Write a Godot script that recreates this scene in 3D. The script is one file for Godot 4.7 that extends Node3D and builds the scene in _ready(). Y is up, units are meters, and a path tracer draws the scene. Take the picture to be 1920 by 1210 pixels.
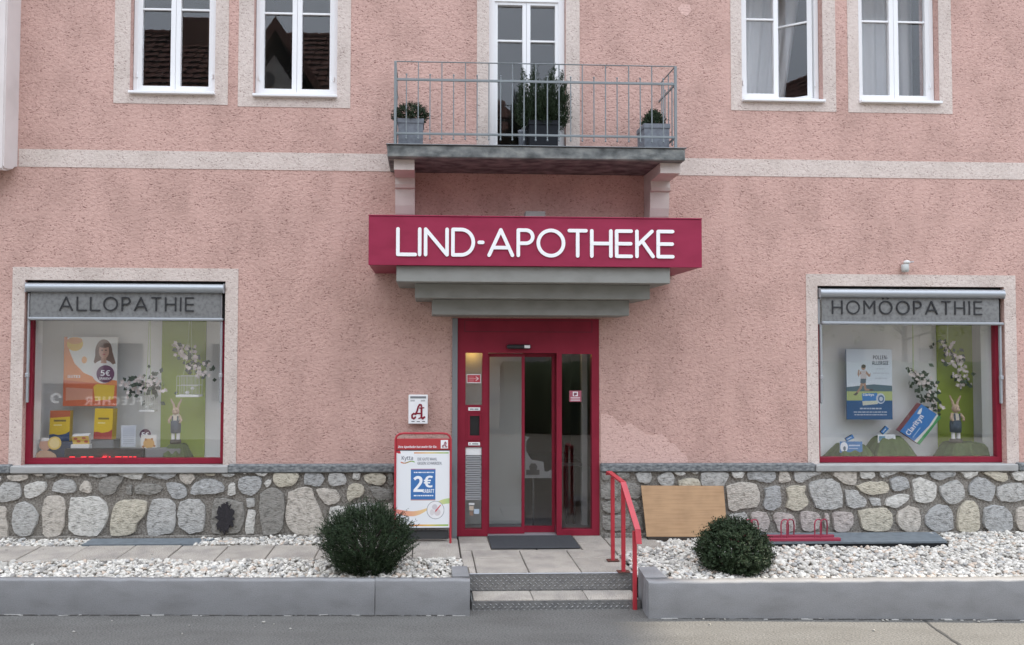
extends Node3D

var M := {}
var taken := {}
var rng := RandomNumberGenerator.new()

# outlines of the rubble stones in the base: tone, then x, y in metres
const STONES := [
[2,-4.679,0.969,-4.564,0.982,-4.441,0.977,-4.452,0.927,-4.521,0.906,-4.612,0.909,-4.674,0.932],
[3,-4.785,0.945,-4.748,0.953,-4.739,0.915,-4.759,0.895,-4.784,0.895],
[0,-4.754,0.853,-4.710,0.886,-4.595,0.894,-4.536,0.852,-4.518,0.744,-4.566,0.694,-4.705,0.670,-4.778,0.674,-4.780,0.761],
[3,-4.483,0.852,-4.430,0.881,-4.348,0.893,-4.262,0.889,-4.248,0.826,-4.296,0.760,-4.427,0.710,-4.489,0.731],
[2,-4.383,0.985,-4.293,0.985,-4.284,0.968,-4.341,0.952,-4.375,0.969],
[6,-4.268,0.968,-4.186,0.985,-4.111,0.985,-4.135,0.956,-4.193,0.931,-4.250,0.931],
[2,-4.045,0.985,-3.872,0.985,-3.875,0.963,-3.946,0.958,-4.061,0.968],
[0,-4.126,0.910,-4.044,0.926,-3.970,0.913,-3.927,0.842,-3.929,0.771,-4.049,0.763,-4.148,0.780,-4.190,0.805,-4.179,0.860],
[2,-3.837,0.905,-3.779,0.896,-3.749,0.816,-3.764,0.762,-3.851,0.771,-3.885,0.804,-3.877,0.850],
[0,-3.789,0.985,-3.574,0.985,-3.573,0.950,-3.697,0.942,-3.772,0.959],
[2,-4.785,0.620,-4.703,0.616,-4.682,0.578,-4.688,0.495,-4.666,0.428,-4.667,0.287,-4.712,0.263,-4.777,0.267],
[0,-4.577,0.640,-4.491,0.665,-4.425,0.644,-4.375,0.593,-4.337,0.543,-4.346,0.427,-4.386,0.361,-4.417,0.294,-4.524,0.291,-4.591,0.353,-4.610,0.461,-4.608,0.561],
[2,-4.246,0.726,-4.131,0.730,-4.056,0.709,-4.038,0.625,-4.040,0.517,-4.058,0.376,-4.097,0.297,-4.212,0.272,-4.278,0.306,-4.277,0.460,-4.292,0.560,-4.277,0.660],
[3,-3.974,0.713,-3.817,0.712,-3.693,0.724,-3.626,0.682,-3.566,0.590,-3.576,0.440,-3.636,0.348,-3.685,0.290,-3.800,0.287,-3.916,0.300,-3.987,0.350,-3.995,0.558],
[3,-3.476,0.985,-3.181,0.985,-3.187,0.911,-3.296,0.917,-3.371,0.937,-3.447,0.962],
[1,-3.144,0.974,-3.065,0.985,-2.806,0.985,-2.822,0.956,-2.914,0.919,-2.997,0.915,-3.072,0.949],
[2,-2.779,0.982,-2.706,0.985,-2.622,0.985,-2.605,0.935,-2.633,0.880,-2.683,0.851,-2.742,0.889,-2.778,0.923],
[6,-3.620,0.925,-3.530,0.962,-3.397,0.945,-3.412,0.891,-3.473,0.841,-3.484,0.765,-3.592,0.745,-3.667,0.783,-3.669,0.892],
[6,-3.362,0.849,-3.308,0.857,-3.306,0.748,-3.356,0.752],
[6,-3.270,0.844,-3.179,0.869,-3.046,0.856,-2.962,0.831,-2.994,0.764,-3.127,0.739,-3.252,0.760,-3.278,0.807],
[1,-2.921,0.873,-2.855,0.881,-2.737,0.859,-2.699,0.788,-2.694,0.729,-2.752,0.704,-2.827,0.696,-2.890,0.751,-2.916,0.814],
[1,-2.612,0.872,-2.504,0.922,-2.395,0.913,-2.303,0.871,-2.264,0.778,-2.393,0.757,-2.535,0.750,-2.652,0.754,-2.653,0.796],
[4,-3.482,0.648,-3.392,0.681,-3.251,0.693,-3.138,0.672,-3.141,0.555,-3.189,0.488,-3.246,0.421,-3.269,0.321,-3.385,0.297,-3.525,0.285,-3.528,0.423,-3.517,0.531],
[0,-3.068,0.680,-2.977,0.697,-2.876,0.688,-2.821,0.620,-2.824,0.503,-2.813,0.394,-2.846,0.319,-2.970,0.303,-3.028,0.278,-3.103,0.287,-3.133,0.354,-3.130,0.454,-3.108,0.588],
[0,-2.768,0.654,-2.685,0.687,-2.551,0.687,-2.496,0.611,-2.491,0.468,-2.508,0.326,-2.579,0.326,-2.654,0.301,-2.704,0.343,-2.780,0.394,-2.792,0.520],
[4,-2.511,0.985,-2.369,0.985,-2.373,0.959,-2.427,0.955,-2.486,0.968],
[0,-2.306,0.985,-2.151,0.985,-2.167,0.955,-2.226,0.938,-2.285,0.951],
[3,-1.924,0.985,-1.781,0.985,-1.806,0.962,-1.839,0.950,-1.898,0.967],
[3,-2.067,0.985,-2.025,0.985,-2.029,0.980,-2.054,0.978],
[1,-2.116,0.921,-2.049,0.950,-1.864,0.941,-1.855,0.870,-1.896,0.785,-1.971,0.735,-2.064,0.752,-2.115,0.820],
[3,-1.805,0.907,-1.754,0.911,-1.750,0.873,-1.787,0.819,-1.821,0.836,-1.830,0.869],
[4,-1.722,0.983,-1.646,0.985,-1.443,0.985,-1.438,0.919,-1.501,0.852,-1.585,0.831,-1.686,0.835,-1.725,0.911],
[3,-2.229,0.845,-2.191,0.883,-2.158,0.870,-2.147,0.736,-2.240,0.740],
[6,-2.373,0.703,-2.264,0.694,-2.155,0.668,-2.062,0.651,-2.055,0.416,-2.108,0.315,-2.292,0.299,-2.401,0.317,-2.420,0.434,-2.397,0.619],
[0,-2.029,0.701,-1.937,0.705,-1.932,0.617,-1.978,0.600,-2.020,0.609],
[3,-2.011,0.567,-1.935,0.579,-1.914,0.541,-1.934,0.449,-1.932,0.297,-2.033,0.298,-2.034,0.382,-2.018,0.483],
[6,-1.870,0.751,-1.795,0.802,-1.677,0.810,-1.601,0.734,-1.603,0.548,-1.622,0.363,-1.688,0.304,-1.831,0.293,-1.867,0.448,-1.881,0.617],
[2,-1.550,0.759,-1.458,0.801,-1.374,0.817,-1.289,0.809,-1.263,0.699,-1.202,0.563,-1.150,0.445,-1.157,0.327,-1.267,0.289,-1.469,0.295,-1.563,0.379,-1.590,0.531,-1.558,0.666],
[1,-1.374,0.985,-1.290,0.985,-1.180,0.985,-1.149,0.918,-1.187,0.842,-1.271,0.834,-1.381,0.860,-1.386,0.919],
[0,-1.099,0.985,-1.002,0.985,-0.934,0.985,-0.886,0.901,-0.915,0.858,-1.042,0.829,-1.106,0.876],
[3,-0.832,0.985,-0.755,0.985,-0.738,0.968,-0.763,0.900,-0.822,0.909,-0.836,0.968],
[4,-0.704,0.951,-0.627,0.985,-0.500,0.985,-0.440,0.933,-0.456,0.874,-0.524,0.844,-0.652,0.866,-0.695,0.909],
[2,-1.245,0.800,-1.135,0.812,-1.084,0.795,-1.025,0.795,-0.974,0.731,-0.956,0.693,-1.007,0.647,-1.100,0.618,-1.142,0.647,-1.202,0.715],
[4,-0.877,0.841,-0.814,0.862,-0.711,0.841,-0.685,0.756,-0.727,0.722,-0.795,0.705,-0.863,0.651,-0.897,0.706,-0.897,0.748],
[3,-1.087,0.588,-1.015,0.609,-0.896,0.596,-0.895,0.477,-0.962,0.376,-1.081,0.385,-1.099,0.512],
[6,-0.635,0.815,-0.550,0.832,-0.387,0.780,-0.378,0.687,-0.523,0.671,-0.600,0.722],
[6,-0.431,0.984,-0.372,0.985,-0.371,0.840,-0.422,0.840],
[0,-0.845,0.612,-0.676,0.646,-0.523,0.611,-0.479,0.442,-0.588,0.307,-0.809,0.325,-0.861,0.460],
[2,-0.463,0.628,-0.378,0.645,-0.368,0.492,-0.454,0.492],
[6,2.023,0.979,2.093,0.985,2.137,0.961,2.110,0.897,2.041,0.901],
[6,2.198,0.985,2.329,0.985,2.364,0.969,2.337,0.909,2.241,0.918],
[0,2.429,0.969,2.469,0.985,2.609,0.985,2.608,0.874,2.538,0.844,2.451,0.883],
[0,2.670,0.917,2.767,0.985,2.855,0.985,2.881,0.925,2.854,0.830,2.722,0.830],
[3,2.872,0.985,3.013,0.985,3.008,0.968,2.938,0.938,2.898,0.968],
[3,3.079,0.985,3.163,0.985,3.167,0.976,3.118,0.960,3.083,0.976],
[4,2.924,0.882,3.065,0.920,3.179,0.894,3.188,0.829,3.064,0.803,2.920,0.821],
[6,2.023,0.833,2.119,0.858,2.215,0.798,2.206,0.695,2.101,0.669,2.023,0.704],
[6,2.329,0.857,2.433,0.848,2.503,0.788,2.476,0.685,2.372,0.685,2.311,0.771],
[6,2.031,0.635,2.153,0.660,2.249,0.617,2.240,0.531,2.109,0.515,2.040,0.558],
[6,2.310,0.651,2.415,0.659,2.467,0.599,2.450,0.530,2.345,0.531],
[6,2.040,0.489,2.240,0.489,2.362,0.462,2.344,0.342,2.196,0.317,2.048,0.327],
[6,2.397,0.488,2.502,0.496,2.510,0.324,2.414,0.308],
[0,2.547,0.797,2.766,0.804,2.773,0.563,2.590,0.547],
[2,2.810,0.787,3.073,0.795,3.090,0.597,2.852,0.580],
[0,2.572,0.513,2.808,0.529,2.825,0.306,2.580,0.298],
[1,2.861,0.546,3.142,0.562,3.140,0.304,2.869,0.305],
[0,3.192,0.976,3.281,0.985,3.501,0.985,3.523,0.940,3.447,0.820,3.279,0.820,3.191,0.820],
[3,3.545,0.985,3.696,0.985,3.704,0.966,3.660,0.918,3.589,0.914,3.545,0.958],
[1,3.744,0.985,4.059,0.985,4.076,0.913,4.022,0.861,3.933,0.861,3.836,0.888,3.739,0.901],
[2,4.121,0.985,4.228,0.985,4.262,0.878,4.164,0.861,4.106,0.865],
[2,3.491,0.819,3.650,0.862,3.836,0.844,3.866,0.792,3.887,0.645,3.842,0.585,3.674,0.560,3.577,0.534,3.507,0.560,3.495,0.716],
[1,3.942,0.783,4.022,0.818,4.119,0.818,4.127,0.714,4.126,0.584,4.019,0.532,3.939,0.559,3.926,0.593,3.958,0.697],
[4,4.199,0.791,4.270,0.826,4.421,0.817,4.411,0.730,4.459,0.634,4.392,0.557,4.285,0.540,4.188,0.583,4.224,0.670],
[0,4.294,0.985,4.504,0.985,4.633,0.985,4.538,0.938,4.458,0.903,4.351,0.852,4.302,0.886],
[0,3.515,0.491,3.718,0.516,3.753,0.421,3.716,0.301,3.522,0.302],
[5,3.771,0.507,3.842,0.524,3.966,0.515,3.991,0.420,3.972,0.299,3.796,0.300],
[5,4.045,0.472,4.072,0.510,4.249,0.505,4.302,0.453,4.300,0.315,4.194,0.281,4.096,0.290,4.092,0.351,4.044,0.420],
[5,4.365,0.514,4.463,0.526,4.596,0.495,4.604,0.417,4.567,0.331,4.460,0.288,4.380,0.306,4.359,0.418],
[2,4.752,0.985,5.030,0.985,5.028,0.876,5.005,0.837,4.925,0.832,4.871,0.859,4.756,0.937],
[3,5.074,0.985,5.249,0.985,5.264,0.945,5.203,0.906,5.078,0.910],
[0,5.307,0.985,5.545,0.985,5.455,0.944,5.320,0.910,5.302,0.953],
[0,5.577,0.985,5.879,0.985,5.851,0.952,5.743,0.948,5.590,0.970],
[0,4.470,0.842,4.541,0.877,4.720,0.903,4.835,0.841,4.852,0.728,4.850,0.572,4.644,0.551,4.547,0.565,4.508,0.660,4.469,0.782],
[4,5.027,0.815,5.167,0.867,5.391,0.866,5.416,0.787,5.389,0.735,5.227,0.714,5.111,0.745,5.040,0.789],
[1,5.436,0.883,5.517,0.927,5.634,0.922,5.659,0.795,5.560,0.765,5.470,0.765,5.444,0.813],
[0,4.906,0.772,5.040,0.763,5.066,0.710,5.146,0.666,5.136,0.588,4.975,0.563,4.912,0.589,4.896,0.693],
[0,5.182,0.675,5.307,0.683,5.324,0.588,5.216,0.584],
[3,5.397,0.674,5.514,0.717,5.658,0.721,5.657,0.673,5.594,0.621,5.503,0.556,5.431,0.587,5.364,0.600],
[5,4.737,0.503,4.805,0.525,4.983,0.502,4.990,0.407,4.944,0.312,4.873,0.286,4.757,0.304,4.750,0.416],
[5,4.644,0.495,4.697,0.503,4.700,0.347,4.651,0.330],
[4,5.050,0.537,5.198,0.553,5.386,0.557,5.448,0.483,5.455,0.396,5.418,0.309,5.239,0.288,5.105,0.311,5.079,0.389,5.063,0.476],
[2,5.538,0.517,5.665,0.586,5.709,0.551,5.772,0.560,5.793,0.429,5.768,0.307,5.714,0.277,5.633,0.278,5.553,0.326,5.505,0.413],
[3,5.706,0.882,5.787,0.917,5.886,0.882,5.975,0.847,5.987,0.724,5.936,0.629,5.854,0.620,5.738,0.638,5.712,0.743],
[1,5.918,0.978,6.225,0.985,6.224,0.942,6.125,0.916,6.052,0.882,5.962,0.891,5.913,0.943],
[3,6.279,0.982,6.488,0.985,6.478,0.950,6.396,0.911,6.359,0.894,6.324,0.929],
[4,6.551,0.972,6.678,0.985,6.842,0.967,6.849,0.888,6.812,0.866,6.704,0.884,6.632,0.924],
[3,6.887,0.971,6.942,0.985,7.088,0.985,7.086,0.892,6.949,0.877,6.913,0.919],
[0,6.037,0.803,6.169,0.864,6.260,0.885,6.304,0.820,6.324,0.697,6.273,0.636,6.173,0.597,6.101,0.619,6.040,0.724],
[1,6.431,0.872,6.487,0.920,6.577,0.906,6.702,0.818,6.691,0.722,6.649,0.635,6.536,0.653,6.383,0.714,6.385,0.793],
[0,6.729,0.801,6.848,0.835,6.994,0.853,7.084,0.808,7.081,0.659,6.907,0.629,6.762,0.634,6.727,0.704],
[1,5.855,0.463,5.938,0.559,6.020,0.598,6.137,0.576,6.185,0.497,6.186,0.314,6.114,0.288,5.960,0.289,5.871,0.341],
[4,6.272,0.575,6.355,0.636,6.427,0.649,6.480,0.583,6.496,0.460,6.493,0.303,6.402,0.278,6.258,0.287,6.232,0.348,6.244,0.497],
[1,6.575,0.556,6.661,0.582,6.806,0.573,6.891,0.476,6.888,0.328,6.837,0.284,6.728,0.263,6.620,0.294,6.548,0.347,6.560,0.469],
[2,6.951,0.528,7.024,0.572,7.115,0.563,7.109,0.283,7.000,0.283,6.947,0.353],
[0,-8.355,0.902,-8.187,0.900,-8.019,0.903,-8.015,0.940,-8.019,0.977,-8.208,0.980,-8.365,0.976,-8.380,0.940],
[2,-7.960,0.902,-7.796,0.900,-7.650,0.903,-7.631,0.940,-7.651,0.977,-7.805,0.980,-7.943,0.976,-7.958,0.940],
[2,-7.581,0.902,-7.493,0.900,-7.421,0.903,-7.413,0.940,-7.418,0.977,-7.504,0.980,-7.576,0.976,-7.591,0.940],
[2,-7.358,0.902,-7.233,0.900,-7.103,0.903,-7.081,0.940,-7.101,0.977,-7.221,0.980,-7.352,0.976,-7.363,0.940],
[2,-7.039,0.902,-6.919,0.900,-6.793,0.903,-6.785,0.940,-6.801,0.977,-6.915,0.980,-7.034,0.976,-7.041,0.940],
[3,-6.738,0.902,-6.645,0.900,-6.567,0.903,-6.553,0.940,-6.571,0.977,-6.641,0.980,-6.732,0.976,-6.737,0.940],
[1,-6.508,0.902,-6.372,0.900,-6.265,0.903,-6.249,0.940,-6.263,0.977,-6.377,0.980,-6.493,0.976,-6.512,0.940],
[0,-6.200,0.902,-6.109,0.900,-6.029,0.903,-6.020,0.940,-6.040,0.977,-6.114,0.980,-6.203,0.976,-6.207,0.940],
[0,-5.969,0.902,-5.854,0.900,-5.739,0.903,-5.727,0.940,-5.745,0.977,-5.848,0.980,-5.965,0.976,-5.972,0.940],
[2,-5.667,0.902,-5.539,0.900,-5.398,0.903,-5.374,0.940,-5.401,0.977,-5.521,0.980,-5.668,0.976,-5.687,0.940],
[4,-5.329,0.902,-5.224,0.900,-5.129,0.903,-5.127,0.940,-5.148,0.977,-5.227,0.980,-5.319,0.976,-5.329,0.940],
[2,-5.082,0.902,-5.008,0.900,-4.931,0.903,-4.920,0.940,-4.928,0.977,-4.998,0.980,-5.071,0.976,-5.087,0.940],
[3,-8.369,0.664,-8.266,0.660,-8.163,0.669,-8.161,0.770,-8.184,0.871,-8.279,0.880,-8.366,0.869,-8.380,0.770],
[1,-8.102,0.664,-7.965,0.660,-7.822,0.669,-7.819,0.770,-7.832,0.871,-7.962,0.880,-8.102,0.869,-8.110,0.770],
[1,-7.761,0.664,-7.577,0.660,-7.420,0.669,-7.403,0.770,-7.417,0.871,-7.574,0.880,-7.758,0.869,-7.763,0.770],
[2,-7.362,0.664,-7.224,0.660,-7.078,0.669,-7.069,0.770,-7.099,0.871,-7.208,0.880,-7.338,0.869,-7.358,0.770],
[1,-7.012,0.664,-6.909,0.660,-6.790,0.669,-6.786,0.770,-6.800,0.871,-6.898,0.880,-7.012,0.869,-7.029,0.770],
[4,-6.741,0.664,-6.575,0.660,-6.418,0.669,-6.411,0.770,-6.431,0.871,-6.564,0.880,-6.731,0.869,-6.741,0.770],
[3,-6.371,0.664,-6.256,0.660,-6.142,0.669,-6.131,0.770,-6.144,0.871,-6.242,0.880,-6.365,0.869,-6.371,0.770],
[3,-6.072,0.664,-5.949,0.660,-5.843,0.669,-5.827,0.770,-5.851,0.871,-5.958,0.880,-6.064,0.869,-6.085,0.770],
[2,-5.779,0.664,-5.594,0.660,-5.460,0.669,-5.435,0.770,-5.461,0.871,-5.609,0.880,-5.767,0.869,-5.779,0.770],
[0,-5.387,0.664,-5.273,0.660,-5.176,0.669,-5.159,0.770,-5.167,0.871,-5.277,0.880,-5.367,0.869,-5.389,0.770],
[2,-5.113,0.664,-5.024,0.660,-4.933,0.669,-4.920,0.770,-4.939,0.871,-5.017,0.880,-5.113,0.869,-5.119,0.770],
[3,-8.373,0.307,-8.226,0.300,-8.068,0.313,-8.053,0.465,-8.062,0.617,-8.207,0.630,-8.360,0.613,-8.380,0.465],
[4,-8.008,0.307,-7.919,0.300,-7.835,0.313,-7.820,0.465,-7.836,0.617,-7.921,0.630,-8.004,0.613,-8.009,0.465],
[0,-7.780,0.307,-7.597,0.300,-7.417,0.313,-7.410,0.465,-7.450,0.617,-7.583,0.630,-7.761,0.613,-7.780,0.465],
[1,-7.365,0.307,-7.250,0.300,-7.142,0.313,-7.122,0.465,-7.141,0.617,-7.239,0.630,-7.350,0.613,-7.368,0.465],
[0,-7.082,0.307,-6.907,0.300,-6.768,0.313,-6.739,0.465,-6.755,0.617,-6.924,0.630,-7.050,0.613,-7.082,0.465],
[2,-6.694,0.307,-6.576,0.300,-6.471,0.313,-6.466,0.465,-6.484,0.617,-6.589,0.630,-6.683,0.613,-6.699,0.465],
[1,-6.407,0.307,-6.292,0.300,-6.149,0.313,-6.145,0.465,-6.155,0.617,-6.295,0.630,-6.399,0.613,-6.426,0.465],
[1,-6.098,0.307,-6.009,0.300,-5.915,0.313,-5.903,0.465,-5.924,0.617,-6.000,0.630,-6.096,0.613,-6.105,0.465],
[4,-5.862,0.307,-5.682,0.300,-5.510,0.313,-5.508,0.465,-5.518,0.617,-5.682,0.630,-5.840,0.613,-5.862,0.465],
[0,-5.453,0.307,-5.270,0.300,-5.102,0.313,-5.105,0.465,-5.112,0.617,-5.279,0.630,-5.433,0.613,-5.453,0.465],
[3,-5.051,0.307,-4.983,0.300,-4.925,0.313,-4.920,0.465,-4.930,0.617,-4.986,0.630,-5.039,0.613,-5.049,0.465],
[4,7.102,0.902,7.252,0.900,7.366,0.903,7.382,0.940,7.358,0.977,7.247,0.980,7.118,0.976,7.100,0.940],
[0,7.431,0.902,7.527,0.900,7.609,0.903,7.614,0.940,7.607,0.977,7.515,0.980,7.427,0.976,7.425,0.940],
[3,7.658,0.902,7.794,0.900,7.896,0.903,7.905,0.940,7.898,0.977,7.791,0.980,7.675,0.976,7.658,0.940],
[1,7.964,0.902,8.124,0.900,8.286,0.903,8.295,0.940,8.276,0.977,8.118,0.980,7.969,0.976,7.961,0.940],
[3,8.356,0.902,8.503,0.900,8.651,0.903,8.666,0.940,8.647,0.977,8.507,0.980,8.358,0.976,8.349,0.940],
[3,8.727,0.902,8.878,0.900,9.029,0.903,9.060,0.940,9.045,0.977,8.892,0.980,8.719,0.976,8.706,0.940],
[0,9.108,0.902,9.232,0.900,9.339,0.903,9.345,0.940,9.332,0.977,9.229,0.980,9.120,0.976,9.109,0.940],
[0,7.108,0.664,7.225,0.660,7.328,0.669,7.339,0.770,7.333,0.871,7.216,0.880,7.118,0.869,7.101,0.770],
[4,7.396,0.664,7.499,0.660,7.608,0.669,7.610,0.770,7.596,0.871,7.495,0.880,7.405,0.869,7.389,0.770],
[0,7.671,0.664,7.787,0.660,7.919,0.669,7.918,0.770,7.908,0.871,7.794,0.880,7.664,0.869,7.655,0.770],
[3,7.965,0.664,8.118,0.660,8.269,0.669,8.296,0.770,8.261,0.871,8.140,0.880,7.981,0.869,7.963,0.770],
[0,8.351,0.664,8.514,0.660,8.659,0.669,8.671,0.770,8.656,0.871,8.516,0.880,8.358,0.869,8.336,0.770],
[0,8.727,0.664,8.846,0.660,8.943,0.669,8.962,0.770,8.951,0.871,8.849,0.880,8.731,0.869,8.729,0.770],
[3,9.002,0.664,9.154,0.660,9.295,0.669,9.299,0.770,9.273,0.871,9.146,0.880,9.019,0.869,9.013,0.770],
[0,7.118,0.307,7.231,0.300,7.362,0.313,7.362,0.465,7.345,0.617,7.236,0.630,7.115,0.613,7.104,0.465],
[2,7.411,0.307,7.510,0.300,7.596,0.313,7.599,0.465,7.582,0.617,7.508,0.630,7.424,0.613,7.409,0.465],
[0,7.653,0.307,7.819,0.300,7.958,0.313,7.972,0.465,7.968,0.617,7.818,0.630,7.657,0.613,7.642,0.465],
[1,8.034,0.307,8.143,0.300,8.240,0.313,8.247,0.465,8.230,0.617,8.125,0.630,8.035,0.613,8.021,0.465],
[2,8.299,0.307,8.411,0.300,8.508,0.313,8.517,0.465,8.506,0.617,8.405,0.630,8.292,0.613,8.287,0.465],
[0,8.574,0.307,8.715,0.300,8.849,0.313,8.847,0.465,8.842,0.617,8.715,0.630,8.580,0.613,8.560,0.465],
[4,8.897,0.307,9.027,0.300,9.153,0.313,9.159,0.465,9.133,0.617,9.019,0.630,8.920,0.613,8.904,0.465],
[4,9.208,0.307,9.294,0.300,9.373,0.313,9.380,0.465,9.360,0.617,9.297,0.630,9.206,0.613,9.199,0.465]]

# ---------------------------------------------------------------- names and nodes
func numbered(base: String) -> String:
	if not taken.has(base):
		taken[base] = 0
		return base
	taken[base] += 1
	return "%s_%03d" % [base, taken[base]]

func tag(o: Node3D, label: String, category: String, group := "") -> Node3D:
	o.set_meta("label", label)
	o.set_meta("category", category)
	if group != "":
		o.set_meta("group", group)
	return o

func thing(called: String, label: String, category: String, at := Vector3.ZERO, group := "") -> Node3D:
	var o := Node3D.new()
	o.name = numbered(called)
	add_child(o)
	o.position = at
	return tag(o, label, category, group)

func structure(called: String) -> Node3D:
	var o := Node3D.new()
	o.name = numbered(called)
	add_child(o)
	o.set_meta("kind", "structure")
	return o

func world_of(p: Node3D) -> Vector3:
	var v := Vector3.ZERO
	var q: Node = p
	while q != self and q is Node3D:
		v += (q as Node3D).position
		q = q.get_parent()
	return v

# a part whose vertices were written in the scene's own coordinates
func part(called: String, st: SurfaceTool, m: Material, parent: Node3D) -> MeshInstance3D:
	var o := piece(called, finish(st), m, parent)
	o.position = -world_of(parent)
	return o

# a part in its parent's coordinates
func piece(called: String, mesh: Mesh, m: Material, parent: Node3D, at := Vector3.ZERO) -> MeshInstance3D:
	var o := MeshInstance3D.new()
	o.name = called
	o.mesh = mesh
	o.material_override = m
	parent.add_child(o, true)
	o.position = at
	return o

func holder(called: String, parent: Node3D) -> Node3D:
	var o := Node3D.new()
	o.name = called
	parent.add_child(o, true)
	return o

# ---------------------------------------------------------------- materials
func lin(r: float, g: float, b: float, a := 1.0) -> Color:
	return Color(r, g, b, a).linear_to_srgb()

func mat(c: Color, rough := 0.8, metal := 0.0, spec := 0.5) -> StandardMaterial3D:
	var m := StandardMaterial3D.new()
	m.albedo_color = c
	m.roughness = rough
	m.metallic = metal
	m.metallic_specular = spec
	return m

func noise_tex(size: int, freq: float, oct: int, stops: Array, sd: int, type := FastNoiseLite.TYPE_SIMPLEX_SMOOTH, skirt := 0.12) -> NoiseTexture2D:
	var n := FastNoiseLite.new()
	n.noise_type = type
	n.frequency = freq
	n.seed = sd
	n.fractal_octaves = oct
	n.fractal_type = FastNoiseLite.FRACTAL_FBM if oct > 1 else FastNoiseLite.FRACTAL_NONE
	var t := NoiseTexture2D.new()
	t.width = size
	t.height = size
	t.seamless = true
	t.seamless_blend_skirt = skirt
	t.noise = n
	if stops.size():
		var g := Gradient.new()
		var off := PackedFloat32Array()
		var col := PackedColorArray()
		for s in stops:
			off.append(s[0])
			var c = s[1]
			col.append(c if c is Color else Color(c, c, c))
		g.offsets = off
		g.colors = col
		t.color_ramp = g
	return t

# roughcast: shallow lumps with scattered pits, thicker in some places than in others; returns [colour, relief]
func roughcast(n: int, sd: int) -> Array:
	var layer := func(freq: float, oct: int, k: int) -> PackedByteArray:
		var f := FastNoiseLite.new()
		f.noise_type = FastNoiseLite.TYPE_SIMPLEX_SMOOTH
		f.frequency = freq
		f.seed = sd + k
		f.fractal_octaves = oct
		f.fractal_type = FastNoiseLite.FRACTAL_FBM
		var im := f.get_seamless_image(n, n)
		im.convert(Image.FORMAT_L8)
		return im.get_data()
	var fine: PackedByteArray = layer.call(0.075, 3, 1)
	var lump: PackedByteArray = layer.call(0.035, 3, 2)
	var where: PackedByteArray = layer.call(0.012, 2, 3)
	var grain: PackedByteArray = layer.call(0.3, 1, 4)
	var col := PackedByteArray()
	var rel := PackedByteArray()
	col.resize(n * n * 3)
	rel.resize(n * n)
	for i in n * n:
		var f := fine[i] / 255.0
		var l := lump[i] / 255.0
		var w := where[i] / 255.0
		var g := grain[i] / 255.0
		var cut := 0.2 + 0.22 * w
		var pit := clampf((cut - f) / 0.1, 0.0, 1.0) * clampf(1.45 - l * 1.3, 0.25, 1.0)
		var v := 0.87 + 0.08 * l + 0.08 * g - 0.22 * pit
		var warm := 0.05 * pit + 0.02 * (1.0 - l)
		col[i * 3] = int(clampf(v, 0, 1) * 255)
		col[i * 3 + 1] = int(clampf(v - warm, 0, 1) * 255)
		col[i * 3 + 2] = int(clampf(v - warm, 0, 1) * 255)
		rel[i] = int(clampf(0.25 + 0.5 * l + 0.25 * f - 0.35 * pit, 0, 1) * 255)
	return [ImageTexture.create_from_image(Image.create_from_data(n, n, false, Image.FORMAT_RGB8, col)), ImageTexture.create_from_image(Image.create_from_data(n, n, false, Image.FORMAT_L8, rel))]

# grain: [texture, metres per tile across, metres per tile up], patches the same, relief [texture, centimetres]
func surf(c: Color, rough: float, fine = null, tile := Vector3(1, 1, 1), coarse = null, tile2 := Vector3(5, 5, 5), relief = null, cm := 0.5) -> StandardMaterial3D:
	var m := mat(c, rough)
	m.uv1_triplanar = true
	m.uv1_world_triplanar = true
	m.uv1_scale = Vector3(1.0 / tile.x, 1.0 / tile.y, 1.0 / tile.z)
	if fine != null:
		m.albedo_texture = fine
	if coarse != null:
		m.detail_enabled = true
		m.detail_uv_layer = BaseMaterial3D.DETAIL_UV_2
		m.uv2_triplanar = true
		m.uv2_world_triplanar = true
		m.uv2_scale = Vector3(1.0 / tile2.x, 1.0 / tile2.y, 1.0 / tile2.z)
		m.detail_albedo = coarse
		m.detail_blend_mode = BaseMaterial3D.BLEND_MODE_MUL
	if relief != null:
		m.heightmap_enabled = true
		m.heightmap_texture = relief
		m.heightmap_scale = cm
	return m

func glass(alpha := 0.06, spec := 0.6, tint := Color(0.9, 0.95, 0.95)) -> StandardMaterial3D:
	var m := mat(tint, 0.0, 0.0, spec)
	m.albedo_color.a = alpha
	m.transparency = BaseMaterial3D.TRANSPARENCY_ALPHA
	return m

# ---------------------------------------------------------------- shapes
func S() -> SurfaceTool:
	var st := SurfaceTool.new()
	st.begin(Mesh.PRIMITIVE_TRIANGLES)
	st.set_smooth_group(-1)
	return st

func finish(st: SurfaceTool) -> ArrayMesh:
	st.generate_normals()
	return st.commit()

func tri(st: SurfaceTool, a: Vector3, b: Vector3, c: Vector3) -> void:
	st.add_vertex(a)
	st.add_vertex(b)
	st.add_vertex(c)

func quad(st: SurfaceTool, a: Vector3, b: Vector3, c: Vector3, d: Vector3) -> void:
	tri(st, a, b, c)
	tri(st, a, c, d)

func quad_uv(st: SurfaceTool, a: Vector3, b: Vector3, c: Vector3, d: Vector3) -> void:
	var p := [a, b, c, a, c, d]
	var u := [Vector2(0, 0), Vector2(1, 0), Vector2(1, 1), Vector2(0, 0), Vector2(1, 1), Vector2(0, 1)]
	for i in 6:
		st.set_uv(u[i])
		st.add_vertex(p[i])

# a triangle turned so that it faces away from «from»
func tri_out(st: SurfaceTool, a: Vector3, b: Vector3, c: Vector3, from: Vector3) -> void:
	if (c - a).cross(b - a).dot((a + b + c) / 3.0 - from) < 0.0:
		tri(st, a, c, b)
	else:
		tri(st, a, b, c)

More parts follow.
